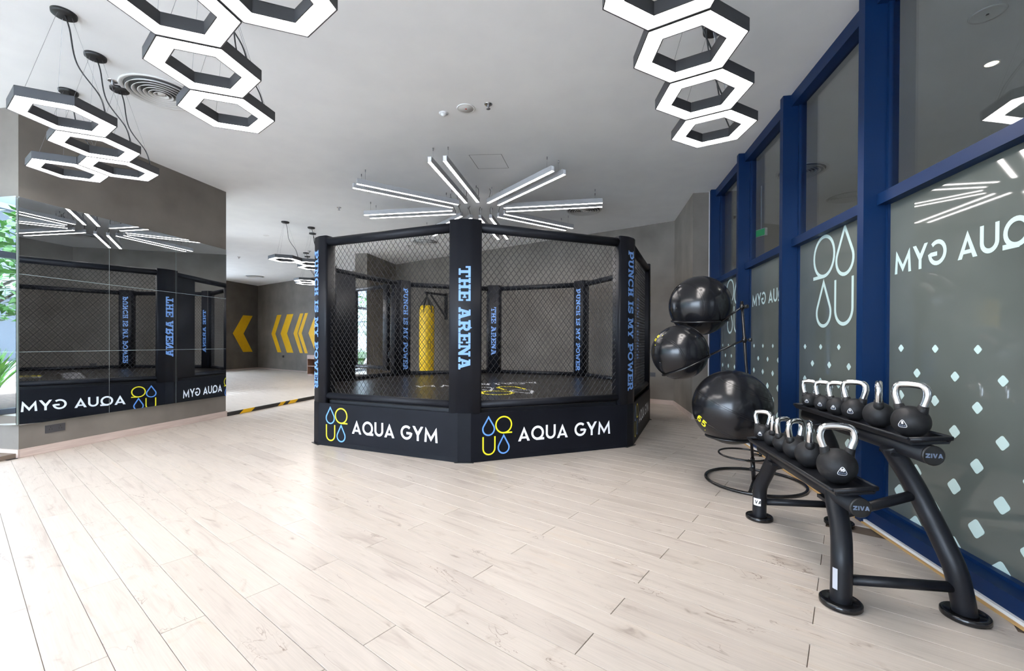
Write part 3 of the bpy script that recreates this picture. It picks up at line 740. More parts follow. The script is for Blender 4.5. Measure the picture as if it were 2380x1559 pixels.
# ------------------------------------------------------------------ star of linear lamps over the cage
ST = Vector((-.575, 7.47, 3.495)); sw, sh = .026, .074; r0, r1 = .45, 2.07
bar_m = B().box(r0, r1, -sw, sw, .006, sh).box(r0, r1, -sw, -sw + .004, 0, .006).box(r0, r1, sw - .004, sw, 0, .006).mesh('bar_housing')
dif_m = B().box(r0 + .004, r1 - .004, -sw + .004, sw - .004, .001, .006).mesh('bar_diffuser')
cap_m = B().box(r1, r1 + .003, -sw + .006, sw - .006, .012, sh - .008).mesh('end_label')
hg_m = [B().tube([(r_, 0, sh), (r_, 0, ZC - ST.z - .03)], .0013, 4).tube([(r_, 0, ZC - ST.z - .035), (r_, 0, ZC - ST.z)], .007, 8).mesh('hanger') for r_ in (r0 + .12, r1 - .12)]
bc_m = B().tube(catmull([(r0 + .02, 0, sh), (r0 + .03, .015, sh + .05), (r0 + .05, .02, sh + .11), (r0 + .04, 0, ZC - ST.z)], 4), .004, 6).mesh('bar_cable')
names8 = ['pointing at the camera', 'pointing up right', 'pointing right', 'pointing lower right', 'pointing back right', 'pointing back left', 'pointing lower left', 'pointing up left']
for k in range(8):
    an = -100.2 + 45 * k
    for s_ in (-1, 1):
        lit = not (k == 7 and s_ == -1)
        px_, py_ = -sin(R(an)) * .1 * s_, cos(R(an)) * .1 * s_
        wh = ('left' if s_ < 0 else 'right') if k in (0, 4, 5) else ((('left' if s_ < 0 else 'right') if k == 1 else ('upper' if s_ < 0 else 'lower')) if k < 4 else ('lower' if s_ < 0 else 'upper'))
        lab = wh + ' bar of the ' + ('half-lit ' if k == 7 else '') + 'linear lamp pair over the cage ' + names8[k] + (', unlit' if not lit else '')
        t = thing('linear_pendant_lamp', lab, 'lamp', (ST.x + px_, ST.y + py_, ST.z), R(an), 'linear lamps in a star over the cage')
        ob('housing', bar_m, 'bar_body', t); ob('diffuser', dif_m, 'diffuser', t) if lit else ob('diffuser', dif_m.copy(), None, t)
        if not lit:
            dm = t.children[-1].data; dm.materials.clear(); dm.materials.append(M['diffuser_off'])
        for h_ in hg_m: ob('hanger', h_, 'wire_thin', t)
        ob('power_cable', bc_m, 'cable', t)
        if k in (0, 1): ob('end_label', cap_m, 'white_ink', t)

# ------------------------------------------------------------------ ceiling fittings
ring_ms = []
for i, r_ in enumerate((.275, .228, .184, .142, .102, .064)):
    ring_ms.append(B().lathe_open([(r_, -.006), (r_ - .026, .020), (r_ - .029, .020), (r_ - .004, -.008)], 40).mesh('vane'))
dish_m = B().lathe_open([(.325, 0), (.318, -.012), (.288, -.004), (.29, 0)], 44).mesh('rim')
thr_m = B().lathe([(0, -.0008), (.29, -.0008), (.29, -.0001), (0, -.0001)], 40).mesh('throat')
cone_m = B().lathe([(0, -.004), (.03, .0), (.034, .010), (.0, .012)], 24).mesh('centre_cone')
def diffuser(x, y, label):
    t = thing('air_diffuser', label, 'air vent', (x, y, ZC - .0005), 0, 'round ceiling air diffusers')
    ob('throat', thr_m, 'vent_dark', t); ob('rim', dish_m, 'vent', t)
    for r_ in ring_ms: ob('vane', r_, 'vent', t, Matrix.Translation((0, 0, -.022)))
    ob('centre_cone', cone_m, 'vent', t, Matrix.Translation((0, 0, -.02)))
diffuser(-3.513, 4.361, 'round white ceiling air diffuser behind the hexagon lamps near the mirror wall')
diffuser(1.327, 8.128, 'round ceiling air diffuser right of the star of lamps')
diffuser(-2.157, 10.765, 'round ceiling air diffuser seen through the cage mesh')
diffuser(-9.8, 16.6, 'distant round ceiling air diffuser over the chevron corner')
spr = [B().lathe([(0, -.006), (.036, -.006), (.044, 0), (0, 0)], 20).mesh('escutcheon'), B().lathe([(0, -.05), (.022, -.05), (.022, -.047), (.006, -.046), (.006, -.03), (.012, -.028), (.012, -.006), (0, -.006)], 14).mesh('sprinkler_head')]
def sprinkler(x, y, label):
    t = thing('sprinkler', label, 'sprinkler', (x, y, ZC), 0, 'ceiling sprinklers')
    ob('escutcheon', spr[0], 'chrome', t); ob('head', spr[1], 'wire_thin', t)
sprinkler(-.258, 4.538, 'small chrome ceiling sprinkler right of the round speaker')
sprinkler(-3.817, 4.164, 'small ceiling sprinkler beside the cables of the lamps by the mirror')
sprinkler(-3.2, 8.04, 'small ceiling sprinkler left of the star of lamps')
sprinkler(-2.665, 11.2, 'small ceiling sprinkler seen through the cage mesh')
sprinkler(-8.03, 12.8, 'distant ceiling sprinkler over the back room beside the mirror wall')
sprinkler(-5.54, 11.9, 'distant ceiling sprinkler left of the cage post')
t = thing('ceiling_speaker', 'round white ceiling speaker with a red dot in front of the cage', 'speaker', (-.499, 4.623, ZC))
ob('rim', B().lathe([(0, -.004), (.082, -.004), (.092, -.009), (.098, 0), (0, 0)], 36), 'white', t)
ob('grille', B().lathe([(0, -.0055), (.080, -.0045), (.080, -.004), (0, -.004)], 36), 'vent', t)
ob('badge', B().lathe([(0, -.007), (.010, -.007), (.010, -.0055), (0, -.0055)], 12), mat('red badge', (.5, .03, .02)), t)
t = thing('smoke_detector', 'small white round smoke detector left of the ceiling speaker', 'detector', (-.751, 4.72, ZC))
ob('base', B().lathe([(0, -.012), (.044, -.012), (.05, 0), (0, 0)], 28), 'white', t); ob('dome', B().lathe([(0, -.034), (.02, -.032), (.034, -.012), (0, -.012)], 24), 'white', t)
t = thing('ceiling_plate', 'faint white round cover plate on the back room ceiling', 'cover plate', (-5.76, 10.2, ZC))
ob('plate', B().lathe([(0, -.006), (.06, -.004), (.064, 0), (0, 0)], 28), 'white', t)
ob('screw', B().lathe([(0, -.008), (.008, -.008), (.008, -.006), (0, -.006)], 8), 'vent', t)

# ------------------------------------------------------------------ chevrons painted on the back room walls
def chevron(Mx, xs, label):
    (tx, tw), (bx, bw), (ax, aw) = xs
    v = []
    P = [(ax, 1.58), (tx, 2.367), (tw, 2.367), (aw, 1.58), (bw, .795), (bx, .795)]
    v = [(x, -.002, z) for x, z in P] + [(x, -.0002, z) for x, z in P]
    f = [(0, 3, 2, 1), (0, 5, 4, 3)] + [(i, (i + 1) % 6, 6 + (i + 1) % 6, 6 + i) for i in range(6)]
    t = ob('painted_chevron', B().add(v, f), 'yellow_paint', Mx=Mx, label=label, cat='wall graphic', group='yellow chevrons on the back room walls')
bm_, lm_ = wallM(BW0, BWD), wallM(BW0, U)
chevron(bm_, ((1.75, 2.115), (1.79, 2.118), (1.26, 1.60)), 'thin yellow chevron nearest the room corner, first on the back wall')
chevron(bm_, ((2.575, 3.09), (2.58, 3.098), (2.045, 2.578)), 'wide yellow chevron on the back wall, right of the first thin one')
chevron(bm_, ((3.607, 3.85), (3.60, 3.825), (3.10, 3.40)), 'thin yellow chevron, left one of a close pair on the back wall')
chevron(bm_, ((3.98, 4.20), (3.97, 4.19), (3.47, 3.73)), 'thin yellow chevron, right one of a close pair on the back wall')
chevron(bm_, ((4.78, 5.40), (4.78, 5.40), (4.235, 4.86)), 'yellow chevron half hidden by the left cage post')
chevron(lm_, ((-.834, -.306), (-.83, -.303), (-1.375, -.81)), 'lone wide yellow chevron on the wall left of the corner')
# wooden cubby unit
cub = thing('cubby_shelf', 'brown wooden cubby shelf beside the chevron wall, half behind the cage', 'shelf', (-7.25, 15.42, RF), math.atan2(-.588, .809))
wd_, hh_, dp_ = 1.5, .72, .40
ob('top_board', B().box(0, wd_, 0, dp_, hh_ - .14, hh_), 'shelf', cub)
for x_ in (0, .5, 1.0, wd_ - .03): ob('upright', B().box(x_, x_ + .03, 0, dp_, .05, hh_ - .14), 'shelf', cub)
ob('shelf_board', B().box(.03, wd_ - .03, .01, dp_, .32, .345), 'shelf', cub)
ob('plinth', B().box(0, wd_, .02, dp_, 0, .05), 'shelf', cub)
ob('back_panel', B().box(0, wd_, dp_ - .012, dp_ - .001, .05, hh_ - .14), 'shelf', cub)
# sockets
def socket(Mx, s_, z_, n, label, mt='socket', wd=.145, ht=.086):
    t = ob('wall_socket', B().box(-wd * n / 2, wd * n / 2, -.009, 0, -ht / 2, ht / 2), mt, Mx=Mx @ Matrix.Translation((s_, 0, z_)), label=label, cat='socket')
    for i in range(n):
        cx_ = (i - (n - 1) / 2) * wd
        for dx, dz in ((0, .018), (-.012, -.006), (.012, -.006)):
            ob('pin_hole', B().box(cx_ + dx - .003, cx_ + dx + .003, -.0096, -.009, dz - .007, dz + .007), 'black', t)
socket(fm, -2.346, .259, 2, 'dark grey double power socket low on the mirror wall', wd=.092)
socket(wallM(BW0, BWD), 2.27, .63, 1, 'small black socket on the chevron wall below the wide chevron', 'black')
socket(wallM(BW0, BWD), 17.64, .60, 1, 'small dark grey socket low on the back wall right of the cage')

# ------------------------------------------------------------------ punch bag on its bracket
BG = Vector((-2.345, 11.98, 0))
bag = thing('punch_bag', 'long yellow punch bag hanging behind the cage', 'punch bag', BG + Z * .33)
prof = [(0, 0), (.13, .0), (.18, .03), (.195, .08), (.205, .5), (.205, 1.6), (.20, 1.82), (.185, 1.90), (.14, 1.93), (0, 1.935)]
ob('body', B().lathe(prof, 32), 'yellow_vinyl', bag)
for k in range(6):
    a = k * pi / 3 + .3
    ob('strap', B().tube([(.19 * cos(a), .19 * sin(a), 1.72), (.192 * cos(a), .192 * sin(a), 1.88), (.11 * cos(a), .11 * sin(a), 2.02), (.015 * cos(a), .015 * sin(a), 2.17)], .018, 6), 'black', bag)
ob('swivel', B().tube([(0, 0, 2.13), (0, 0, 2.25)], .022, 10), 'steel_black', bag)
for i, d_ in enumerate(logo_parts(.20, .30, .012)):
    if i in (0, 2):
        a0 = R(-72)
        d_.v = [(.2065 * cos(a0 + x / .2065), .2065 * sin(a0 + x / .2065), .72 + y) for x, y, z in d_.v]
        ob('emblem_mark', d_, 'black', bag)
bn = Vector((-.588, -.809, 0)); wp_ = BG - bn * ((BG - BW0).dot(bn)) 
dist = (BG - wp_).length
br = thing('bag_bracket', 'black steel wall bracket holding the yellow punch bag', 'bracket', wp_ + Z * 2.0, math.atan2(-.588, .809))
ob('wall_plate', B().box(-.06, .06, -.014, -.002, -.10, .66), 'steel_black', br)
ob('arm', B().box(-.03, .03, -dist - .05, -.014, .575, .635), 'steel_black', br)
ob('brace', B().tube([(0, -.03, .0), (0, -dist * .8, .57)], .036, 4), 'steel_black', br)

# ------------------------------------------------------------------ kettlebell rack
NF = Vector((1.579, 2.084, 0)); RKZ = -WY
RM = Matrix.Translation(NF) @ Matrix.Rotation(RKZ, 4, 'Z')
rack = thing('kettlebell_rack', 'black two-tier tubular steel kettlebell rack beside the blue window frames', 'rack', NF, RKZ)
RLEN = 1.04
def leg(pts, far):
    q = [(x, (RLEN - y) if far else y, z) for x, y, z in pts]
    return B().tube(catmull(q, 6), .0445, 20)
FL_ = [(.003, 0, .012), (.005, 0, .12), (.008, .004, .23), (.028, .055, .34), (.040, .125, .45), (.047, .150, .50)]
BL_ = [(.512, 0, .012), (.498, 0, .10), (.475, .008, .22), (.452, .05, .33), (.430, .105, .44), (.395, .14, .55), (.350, .16, .65), (.302, .168, .74)]
foot_m = B().lathe([(0, 0), (.084, 0), (.087, .004), (.087, .022), (.083, .026), (.072, .026), (.070, .022), (.0, .022)], 32).mesh('foot_disc')
stk_t = text_mesh('ZIVA', BOLD, .020, .068, stroke=.24, gap=.12, align='center').mesh('ziva_print')
for far in (False, True):
    for pts, fx in ((FL_, .003), (BL_, .512)):
        lg = ob('leg', leg(pts, far), 'steel_black', rack)
        ob('foot_disc', foot_m, 'gloss_black', rack, Matrix.Translation((fx, RLEN if far else 0, .001)))
        if fx < .1:
            bb = B(); a0, a1 = (R(-165), R(-100)) if far else (R(195 - 360), R(225 - 360))
            z0_, z1_ = (.105, .155) if far else (.085, .185)
            yc = RLEN if far else 0
            n_ = 8
            for i in range(n_ + 1):
                a = a0 + (a1 - a0) * i / n_
                for z_ in (z0_, z1_): bb.v.append((.005 + .0452 * cos(a), yc + .0452 * sin(a), z_))
            for i in range(n_): bb.f.append((2 * i, 2 * i + 2, 2 * i + 3, 2 * i + 1)); bb.sm.append(True)
            st = ob('sticker', bb, 'white_ink' if far else 'mat_ink', rack)
            if far:
                tt = text_mesh('VA', BOLD, .024, .046, stroke=.24, gap=.1)
                tt.v = [(.005 + (.0456 + z) * cos(R(-150) + x / .0452), yc + .0456 * sin(R(-150) + x / .0452), .118 + y) for x, y, z in tt.v]
                ob('sticker_print', tt, 'black', rack)
    yy = (lambda y: RLEN - y) if far else (lambda y: y)
    ob('lower_brace', B().tube([(.03, yy(0), .125), (.475, yy(0), .135)], .0235, 14), 'steel_black', rack)
    ob('upper_brace', B().tube([(.035, yy(.10), .395), (.415, yy(.13), .52)], .0235, 14), 'steel_black', rack)
def tier(x, z, tx0, tx1, tz0, tz1):
    tb = ob('shelf_tube', B().tube([(x, -.06, z), (x, RLEN + .06, z)], .045, 24), 'steel_black', rack)
    for yv, sg in ((-.06, -1), (RLEN + .06, 1)):
        cp = B().tube([(x, yv, z), (x, yv + sg * .006, z), (x, yv + sg * .009, z)], lambda t: .0455 if t < .9 else .041, 28)
        ob('end_cap', cp, 'black', tb)
    ob('end_cap_print', stk_t, 'grey_ink', tb, frame((x, -.0702, z - .010), (1, 0, 0), (0, 0, 1)))
    # tray: sloping floor with raised lips
    y0, y1 = -.055, RLEN + .055
    def pt(u, h): return (tx0 + (tx1 - tx0) * u, tz0 + (tz1 - tz0) * u + h)
    sec = [pt(0, .022), pt(.03, .026), pt(.10, .004), pt(.90, .004), pt(.97, .026), pt(1, .022), pt(.92, -.006), pt(.08, -.006)]
    bb = B(); n = len(sec)
    v = [(a, yv, b_) for yv in (y0, y1) for a, b_ in sec]
    bb.add(v, [tuple(range(n)), tuple(range(2 * n - 1, n - 1, -1))] + [((i + 1) % n, i, n + i, n + (i + 1) % n) for i in range(n)])
    tr = ob('tray', bb, 'steel_black', rack)
    for yv in (y0, y1):
        a, b_ = pt(.02, .019), pt(.98, .019)
        ob('tray_end_lip', B().tube([(a[0], yv, a[1]), (b_[0], yv, b_[1])], .011, 8), 'steel_black', tr)
    for u_ in (.015, .985):
        a = pt(u_, .022); ob('tray_lip', B().tube([(a[0], y0, a[1]), (a[0], y1, a[1])], .007, 8), 'steel_black', tr)
    for yv in (.17, RLEN - .17):
        ob('saddle', B().box(x - .05, x + .03, yv - .055, yv + .055, z - .052, z - .035), 'steel_black', tb)
tier(.050, .493, -.062, .128, .541, .566)
tier(.338, .750, .243, .420, .797, .810)

# ------------------------------------------------------------------ kettlebells
def kettlebell(x, y, zf, r, ang, num, label):
    c_ = r * .96
    rot = R(ang) - RKZ
    lw = RM @ Vector((x, y, zf))
    t = thing('kettlebell', label, 'kettlebell', lw, R(ang), 'kettlebells on the rack')
    prof = [(0, 0), (r * .42, 0)] + [(r * cos(R(a)), c_ + r * sin(R(a))) for a in range(-62, 91, 8)]
    prof.append((0, c_ + r))
    ob('body', B().lathe(prof, 32), 'rubber', t)
    H_ = c_ + 2.28 * r + max(0, (.085 - r)) * .55; tr = .0125 + r * .05
    P = [(-.56 * r, 0, c_ + .62 * r), (-.66 * r, 0, c_ + 1.05 * r), (-.84 * r, 0, H_ - .62 * r), (-.74 * r, 0, H_ - .16 * r), (-.38 * r, 0, H_), (.38 * r, 0, H_), (.74 * r, 0, H_ - .16 * r), (.84 * r, 0, H_ - .62 * r), (.66 * r, 0, c_ + 1.05 * r), (.56 * r, 0, c_ + .62 * r)]
    ob('handle', B().tube(catmull(P, 6), tr, 16), 'chrome', t)
    for s_ in (-1, 1):
        a, b_ = Vector((s_ * .52 * r, 0, c_ + .55 * r)), Vector((s_ * .655 * r, 0, c_ + 1.06 * r))
        ob('collar', B().tube([a, a.lerp(b_, .5), b_], lambda t_: tr * (1.65 if t_ < .3 else (1.38 if t_ < .8 else 1.22)), 18), 'rubber', t)
    # badge: rounded triangle outline with the weight, wrapped onto the body
    bs = r * .30 / .3
    def wrap(bb, el=-.10):
        out = []
        for x_, y_, z_ in bb.v:
            la, lo = el + y_ / r, -pi / 2 + x_ / r
            rw_ = r * 1.004 + z_; out.append((rw_ * cos(la) * cos(lo), rw_ * cos(la) * sin(lo), c_ + rw_ * sin(la)))
        bb.v = out; return bb
    tri = round_poly([(-.30 * r, -.20 * r), (.30 * r, -.20 * r), (.0, .36 * r)], .22 * r, 5)
    bb = B(); ribbon(bb, tri, .022 * r + .0003, True); bd = ob('badge_outline', wrap(bb), 'white_ink', t)
    tt = text_mesh(num, BOLD, .17 * r, .17 * r * (.62 * len(num) + .1), stroke=.26, gap=.06, align='center'); tt.v = [(a, b_ + .02 * r, c) for a, b_, c in tt.v]
    ob('weight_number', wrap(tt), 'white_ink', bd)
    tt = text_mesh('ZIVA', BOLD, .085 * r, .36 * r, stroke=.24, gap=.12, align='center'); tt.v = [(a, b_ - .125 * r, c) for a, b_, c in tt.v]
    ob('badge_print', wrap(tt), 'grey_ink', bd)
low = [(1.075, .057, -48, '10', 'black kettlebell at the far end of the lower tier, in front of the big ball'),
       (.895, .055, 57, '10', 'black kettlebell second from the far end of the lower tier, handle edge on'),
       (.735, .060, 18, '12', 'black kettlebell third from the far end of the lower tier'),
       (.565, .066, 20, '12', 'black kettlebell fourth from the far end of the lower tier'),
       (.385, .073, 57, '16', 'black kettlebell next to the nearest one on the lower tier, handle edge on'),
       (.105, .086, -22, '16', 'largest black kettlebell marked 16, nearest on the lower tier')]
for y, r, a, n_, l in low: kettlebell(.034, y, .559, r, a, n_, l)
upp = [(1.06, .049, -56, '4', 'smallest black kettlebell at the far end of the upper tier'),
       (.878, .052, -56, '4', 'black kettlebell second from the far end of the upper tier'),
       (.71, .056, -57, '6', 'black kettlebell third from the far end of the upper tier'),
       (.525, .064, -57, '6', 'black kettlebell marked 6 fourth from the far end of the upper tier'),
       (.308, .069, 50, '8', 'black kettlebell on the upper tier with its chrome handle edge on'),
       (.068, .075, -66, '8', 'black kettlebell marked 8 nearest on the upper tier')]
for y, r, a, n_, l in upp: kettlebell(.331, y, .8085, r, a, n_, l)

# ------------------------------------------------------------------ gym balls on their stand
SP = Vector((2.185, 3.915, 0)); PT = Vector((2.085, 3.96, 1.635))
stand = thing('ball_stand', 'black tubular gym ball stand with a ring base and three hoops', 'stand', SP)
def circ(c, r, a, b_, n=40): return [Vector(c) + Vector(a) * r * cos(2 * pi * i / n) + Vector(b_) * r * sin(2 * pi * i / n) for i in range(n)]
ob('base_ring', B().tube(circ((0, 0, .015), .40, (1, 0, 0), (0, 1, 0), 56), .0135, 12, True), 'gloss_black', stand)
ob('base_spoke', B().tube([(0, 0, .03), (-.22, -.325, .018)], .013, 8), 'gloss_black', stand)
ob('base_spoke', B().tube([(0, 0, .03), (.25, .30, .018)], .013, 8), 'gloss_black', stand)
pole = ob('pole', B().tube([(0, 0, .02), PT - SP], .0125, 12), 'gloss_black', stand)
pd = (PT - SP).normalized()
ob('sleeve', B().tube([pd * .02, pd * .22], .018, 12), 'gloss_black', stand)
for i, h_ in enumerate((.07, .16, .21, .24)):
    q = pd * (1.0 + h_ * 2); 
balls = [(Vector((1.868, 3.70, .712)), .313, 'largest black gym ball marked 65, lowest on the stand'),
         (Vector((1.585, 4.12, 1.165)), .2555, 'black gym ball marked 55, middle of the stand, furthest left'),
         (Vector((1.902, 4.42, 1.632)), .298, 'black gym ball on the top hoop of the stand')]
tilt = [Vector((0, 0, 1)), Vector((-.42, .1, .90)).normalized(), Vector((-.05, -.10, .99)).normalized()]
for (c, r, lab), nv, dn in zip(balls, tilt, (.80, .52, .50)):
    hr = r * math.sqrt(1 - dn * dn) + .0105; hc = c - nv * (r * dn) - SP
    a = nv.cross(Vector((0, 1, 0))).normalized(); b_ = nv.cross(a)
    hoop = ob('hoop', B().tube(circ(hc, hr, a, b_, 44), .0095, 10, True), 'gloss_black', stand)
    # arm from the pole to the hoop
    zt = hc.z + (.02 if r > .31 else (.24 if r < .26 else .10))
    pp = pd * (zt / pd.z)
    dv = (hc - pp); dv -= nv * dv.dot(nv); near = hc - dv.normalized() * hr
    ob('arm', B().tube([pp, near], .0095, 10), 'gloss_black', stand)
    ob('clamp', B().tube([pp - pd * .022, pp + pd * .022], .019, 10), 'gloss_black', stand)
    kd = -(near - pp); kd.z = 0; kd.normalize()
    ob('knob', B().tube([pp, pp + kd * .035], .006, 8).tube([pp + kd * .035, pp + kd * .06], .017, 14), 'black', stand)
ob('knob', B().tube([(0, 0, .13), (-.03, -.02, .13)], .006, 8).tube([(-.03, -.02, .13), (-.05, -.033, .13)], .017, 14), 'black', stand)
ob('spare_hoop', B().tube(circ((-.11, -.02, .26), .20, (1, 0, 0), (0, 1, .03), 40), .0085, 10, True), 'gloss_black', stand)
ob('knob', B().tube([(0, 0, .26), (.03, -.02, .26)], .006, 8).tube([(.03, -.02, .26), (.05, -.033, .26)], .017, 14), 'black', stand)
bt = text_mesh('65', BOLD, .075, .105, stroke=.2, gap=.12, align='center')
bt2 = text_mesh('55', BOLD, .055, .075, stroke=.2, gap=.12, align='center')
for i, (c, r, lab) in enumerate(balls):
    t = thing('gym_ball', lab, 'ball', c - Z * r, 0, 'gym balls on the stand')
    o = Vector((0, 0, r))
    ob('shell', B().sphere(o, r, 64, 40), 'ball', t)
    ax = [Vector((.35, -.2, .9)), Vector((.8, .35, .35)), Vector((.8, .3, .1))][i].normalized()
    a = ax.cross(Vector((0, 1, .3))).normalized(); b_ = ax.cross(a)
    for q in (-.62, -.575, .02, .065, .60, .64):
        ob('ridge', B().tube(circ(o + ax * r * q, r * math.sqrt(1 - q * q) - .0002, a, b_, 60), .0016, 5, True), 'ball', t)
    if i < 2:
        base_ = bt if i == 0 else bt2
        d = Vector((-.90, -.14, -.42)).normalized() if i == 0 else Vector((-.86, -.10, .50)).normalized()
        rt = (Vector((.35, -.62, -.68)) if i == 0 else Vector((.467, -.30, .75)))
        rt = (rt - d * rt.dot(d)).normalized(); upv = d.cross(rt)
        for s_ in ([(base_, 0)]):
            bb = B(); bb.f = list(base_.f); bb.sm = list(base_.sm)
            bb.v = [tuple(o + (d + rt * (x / r) + upv * (y / r)).normalized() * (r * 1.003 + z)) for x, y, z in base_.v]
            ob('size_print', bb, 'yellow_ink', t)
            bb = B(); ribbon(bb, [(-.06, -.035), (.06, -.035)], .014)
            bb.v = [tuple(o + (d + rt * (x / r) + upv * (y / r)).normalized() * r * 1.003) for x, y, z in bb.v]
            ob('print_bar', bb, 'yellow_ink', t)
    ob('valve_plug', B().sphere(o - ax * (r - .002), .008, 10, 6), 'ball', t)

# ------------------------------------------------------------------ fittings in the corridor beyond the glass
def corr(s_, d_, z): q = P0 + U * s_ + N * d_; return (q.x, q.y, z)
for s_, d_, l in ((1.15, 1.567, 'warm round downlight in the corridor above the near window'), (8.945, 1.674, 'warm round downlight in the corridor beyond the far window'),
                  (-2.4, 2.1, 'added warm corridor downlight nearest the camera end, brightening the panes'), (4.0, 2.9, 'added warm corridor downlight by the far corridor wall, brightening the panes'), (6.4, 2.9, 'added warm corridor downlight past the exit sign, brightening the panes')):  # last three are added to brighten the corridor behind the upper panes
    t = thing('corridor_downlight', l, 'lamp', corr(s_, d_, ZC), 0, 'corridor downlights')
    ob('trim_ring', B().lathe_open([(.055, 0), (.053, -.006), (.043, -.006), (.045, 0)], 28), 'white', t)
    ob('lens', B().lathe([(0, -.003), (.043, -.003), (.043, -.001), (0, -.001)], 24), 'warm_lamp', t)
    ld = bpy.data.lights.new('downlight_beam', 'AREA'); ld.shape = 'DISK'; ld.size = .08; ld.energy = 4.2; ld.color = (1., .93, .84)
    lo_ = bpy.data.objects.new('downlight_beam', ld); COL.objects.link(lo_); lo_.parent = t; lo_.location = (0, 0, -.012)
t = thing('exit_sign', 'green exit sign hanging in the corridor behind the window', 'sign', corr(4.05, .72, 2.93), RKZ + R(25))
ob('casing', B().box(-.02, .02, -.10, .10, 0, .12), 'white', t); ob('panel', B().box(-.022, -.02, -.09, .09, .01, .11), 'exit_green', t)
ob('stem', B().tube([(0, 0, .12), (0, 0, ZC - 2.93)], .008, 8), 'white', t)
t = thing('corridor_speaker', 'round grey ceiling speaker in the corridor above the near window', 'speaker', corr(.465, 1.02, ZC))
ob('rim', B().lathe([(0, -.004), (.085, -.004), (.10, -.008), (.105, 0), (0, 0)], 32), 'white', t); ob('badge', B().lathe([(0, -.007), (.010, -.007), (.010, -.004), (0, -.004)], 12), 'black', t)

t = thing('dome_camera', 'small white dome camera on the corridor ceiling behind the far window', 'camera', corr(5.64, .78, ZC))
ob('base', B().lathe([(0, -.03), (.05, -.03), (.056, 0), (0, 0)], 24), 'white', t); ob('dome', B().lathe([(0, -.075), (.02, -.072), (.036, -.058), (.042, -.03), (0, -.03)], 24), 'black', t)
q = corr(3.51, 1.06, 0); diffuser(q[0], q[1], 'round ceiling air diffuser in the corridor behind the window with the emblem')

# ------------------------------------------------------------------ garden outside, seen in the end mirrors
def strap_plant(x, y, h, label, n=54):
    t = thing('strap_leaf_plant', label, 'plant', (x, y, .02), random.uniform(0, 6), 'strap leaf plants along the facade')
    for grp in range(3):
        bb = B()
        for i in range(n // 3):
            a = random.uniform(0, 2 * pi); l = h * random.uniform(.6, 1.1); le = random.uniform(.15, .55); wd = random.uniform(.022, .04)
            P = []
            for k in range(6):
                u = k / 5; P.append(Vector((cos(a) * l * le * u ** 1.4, sin(a) * l * le * u ** 1.4, l * (u - .42 * le * u ** 3))))
            sd = Vector((-sin(a), cos(a), 0)); v = []
            for k, p_ in enumerate(P):
                q = wd * (.5 + 1.2 * k / 5) * (1 - (k / 5) ** 3) + .001; v += [p_ - sd * q, p_ + sd * q]
            bb.add(v, [(2 * k, 2 * k + 1, 2 * k + 3, 2 * k + 2) for k in range(5)], True)
        ob('foliage', bb, 'leaf', t)
pos = [(-9.22, 3.42), (-9.80, 3.20), (-10.40, 3.02), (-9.30, 4.40), (-9.05, 5.3), (-9.60, 5.85), (-8.95, 6.6), (-10.2, 5.0)]
ords = ['first', 'second', 'third', 'fourth', 'fifth', 'sixth', 'seventh', 'eighth', 'ninth', 'tenth', 'eleventh', 'twelfth', 'thirteenth', 'fourteenth', 'fifteenth', 'sixteenth', 'seventeenth', 'eighteenth']
for i, (x, y) in enumerate(pos): strap_plant(x, y, 1.15 if i < 3 else 1.0, 'bright green strap leaf plant, %s along the garden bed, %s' % (ords[sorted(pos, key=lambda q: q[1]).index((x, y))], 'by the glass' if x > -9.8 else 'at the back'))
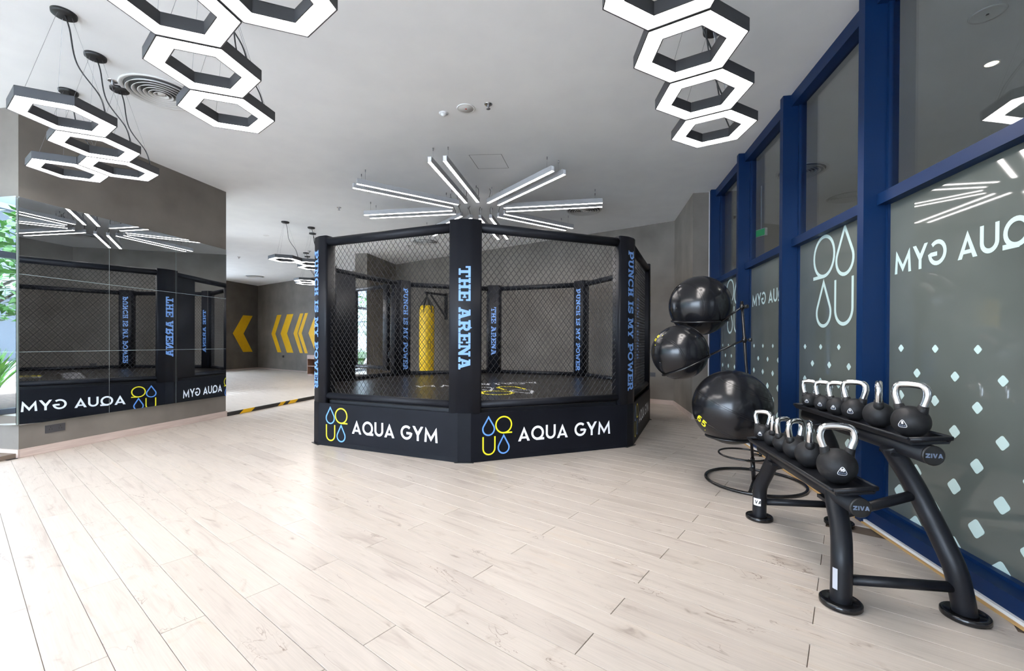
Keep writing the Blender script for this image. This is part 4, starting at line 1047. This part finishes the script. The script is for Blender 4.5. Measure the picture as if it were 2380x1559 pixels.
def tree(x, y, h, label, wrap_cloth):
    t = thing('garden_tree', label, 'tree', (x, y, 0), 0)
    tk = catmull([(0, 0, 0), (.03, .02, h * .25), (-.04, .03, h * .45), (.05, -.02, h * .62)], 4)
    ob('trunk', B().tube(tk, lambda u: .11 - .05 * u, 10), 'bark', t)
    for k in range(6):
        a = k * 1.05 + .4; b0 = Vector(tk[-1 - (k % 3) * 2])
        ob('branch', B().tube([b0, b0 + Vector((cos(a) * .35, sin(a) * .35, .35)), b0 + Vector((cos(a) * .9, sin(a) * .9, .75))], lambda u: .04 - .025 * u, 6), 'bark', t)
    if wrap_cloth: ob('trunk_wrap', B().tube([tk[3], tk[4], tk[5], tk[6], tk[7]], .125, 10), 'blue_cloth', t)
    for g in range(4):
        bb = B()
        for i in range(330):
            a, q = random.uniform(0, 2 * pi), random.uniform(.1, 1.35); zz = h * random.uniform(.44, 1.0)
            c = Vector((cos(a) * q, sin(a) * q, zz)); d = Vector((random.gauss(0, 1), random.gauss(0, 1), random.gauss(0, .5))).normalized()
            s_ = d.cross(Vector((random.gauss(0, 1), random.gauss(0, 1), 1))).normalized(); l = random.uniform(.14, .26)
            bb.add([c, c + d * l * .5 + s_ * l * .22, c + d * l, c + d * l * .5 - s_ * l * .22], [(0, 1, 2, 3)])
        ob('foliage', bb, 'tree_leaf', t)
tree(-10.75, 2.95, 3.6, 'slender garden tree with a blue cloth around its trunk, in the left end mirror', True)
tree(-11.7, 6.2, 3.4, 'leafy garden tree behind the plants, in the far end mirror', False)
bld = thing('white_building', 'white apartment building with balconies beyond the garden, in the left end mirror', 'building', (-20, 0, -.07), pi / 2 - WY)
ob('wall', B().box(-12, 14, 0, 6, 0, 7.4), 'building', bld)
for z_ in (3.2, 6.2):
    ob('balcony_slab', B().box(-12, 14, -1.2, 0, z_ - .2, z_), 'building', bld)
    ob('balcony_glass', B().box(-12, 14, -1.18, -1.15, z_, z_ + 1.0), 'facade_glass', bld)
    for x_ in range(-11, 13, 3):
        wn = ob('window', B().box(x_, x_ + 1.6, -.04, 0, z_ - 2.6, z_ - .4), 'facade_frame', bld)
        ob('pane', B().box(x_ + .08, x_ + 1.52, -.05, -.04, z_ - 2.52, z_ - .48), 'window_dark', wn)
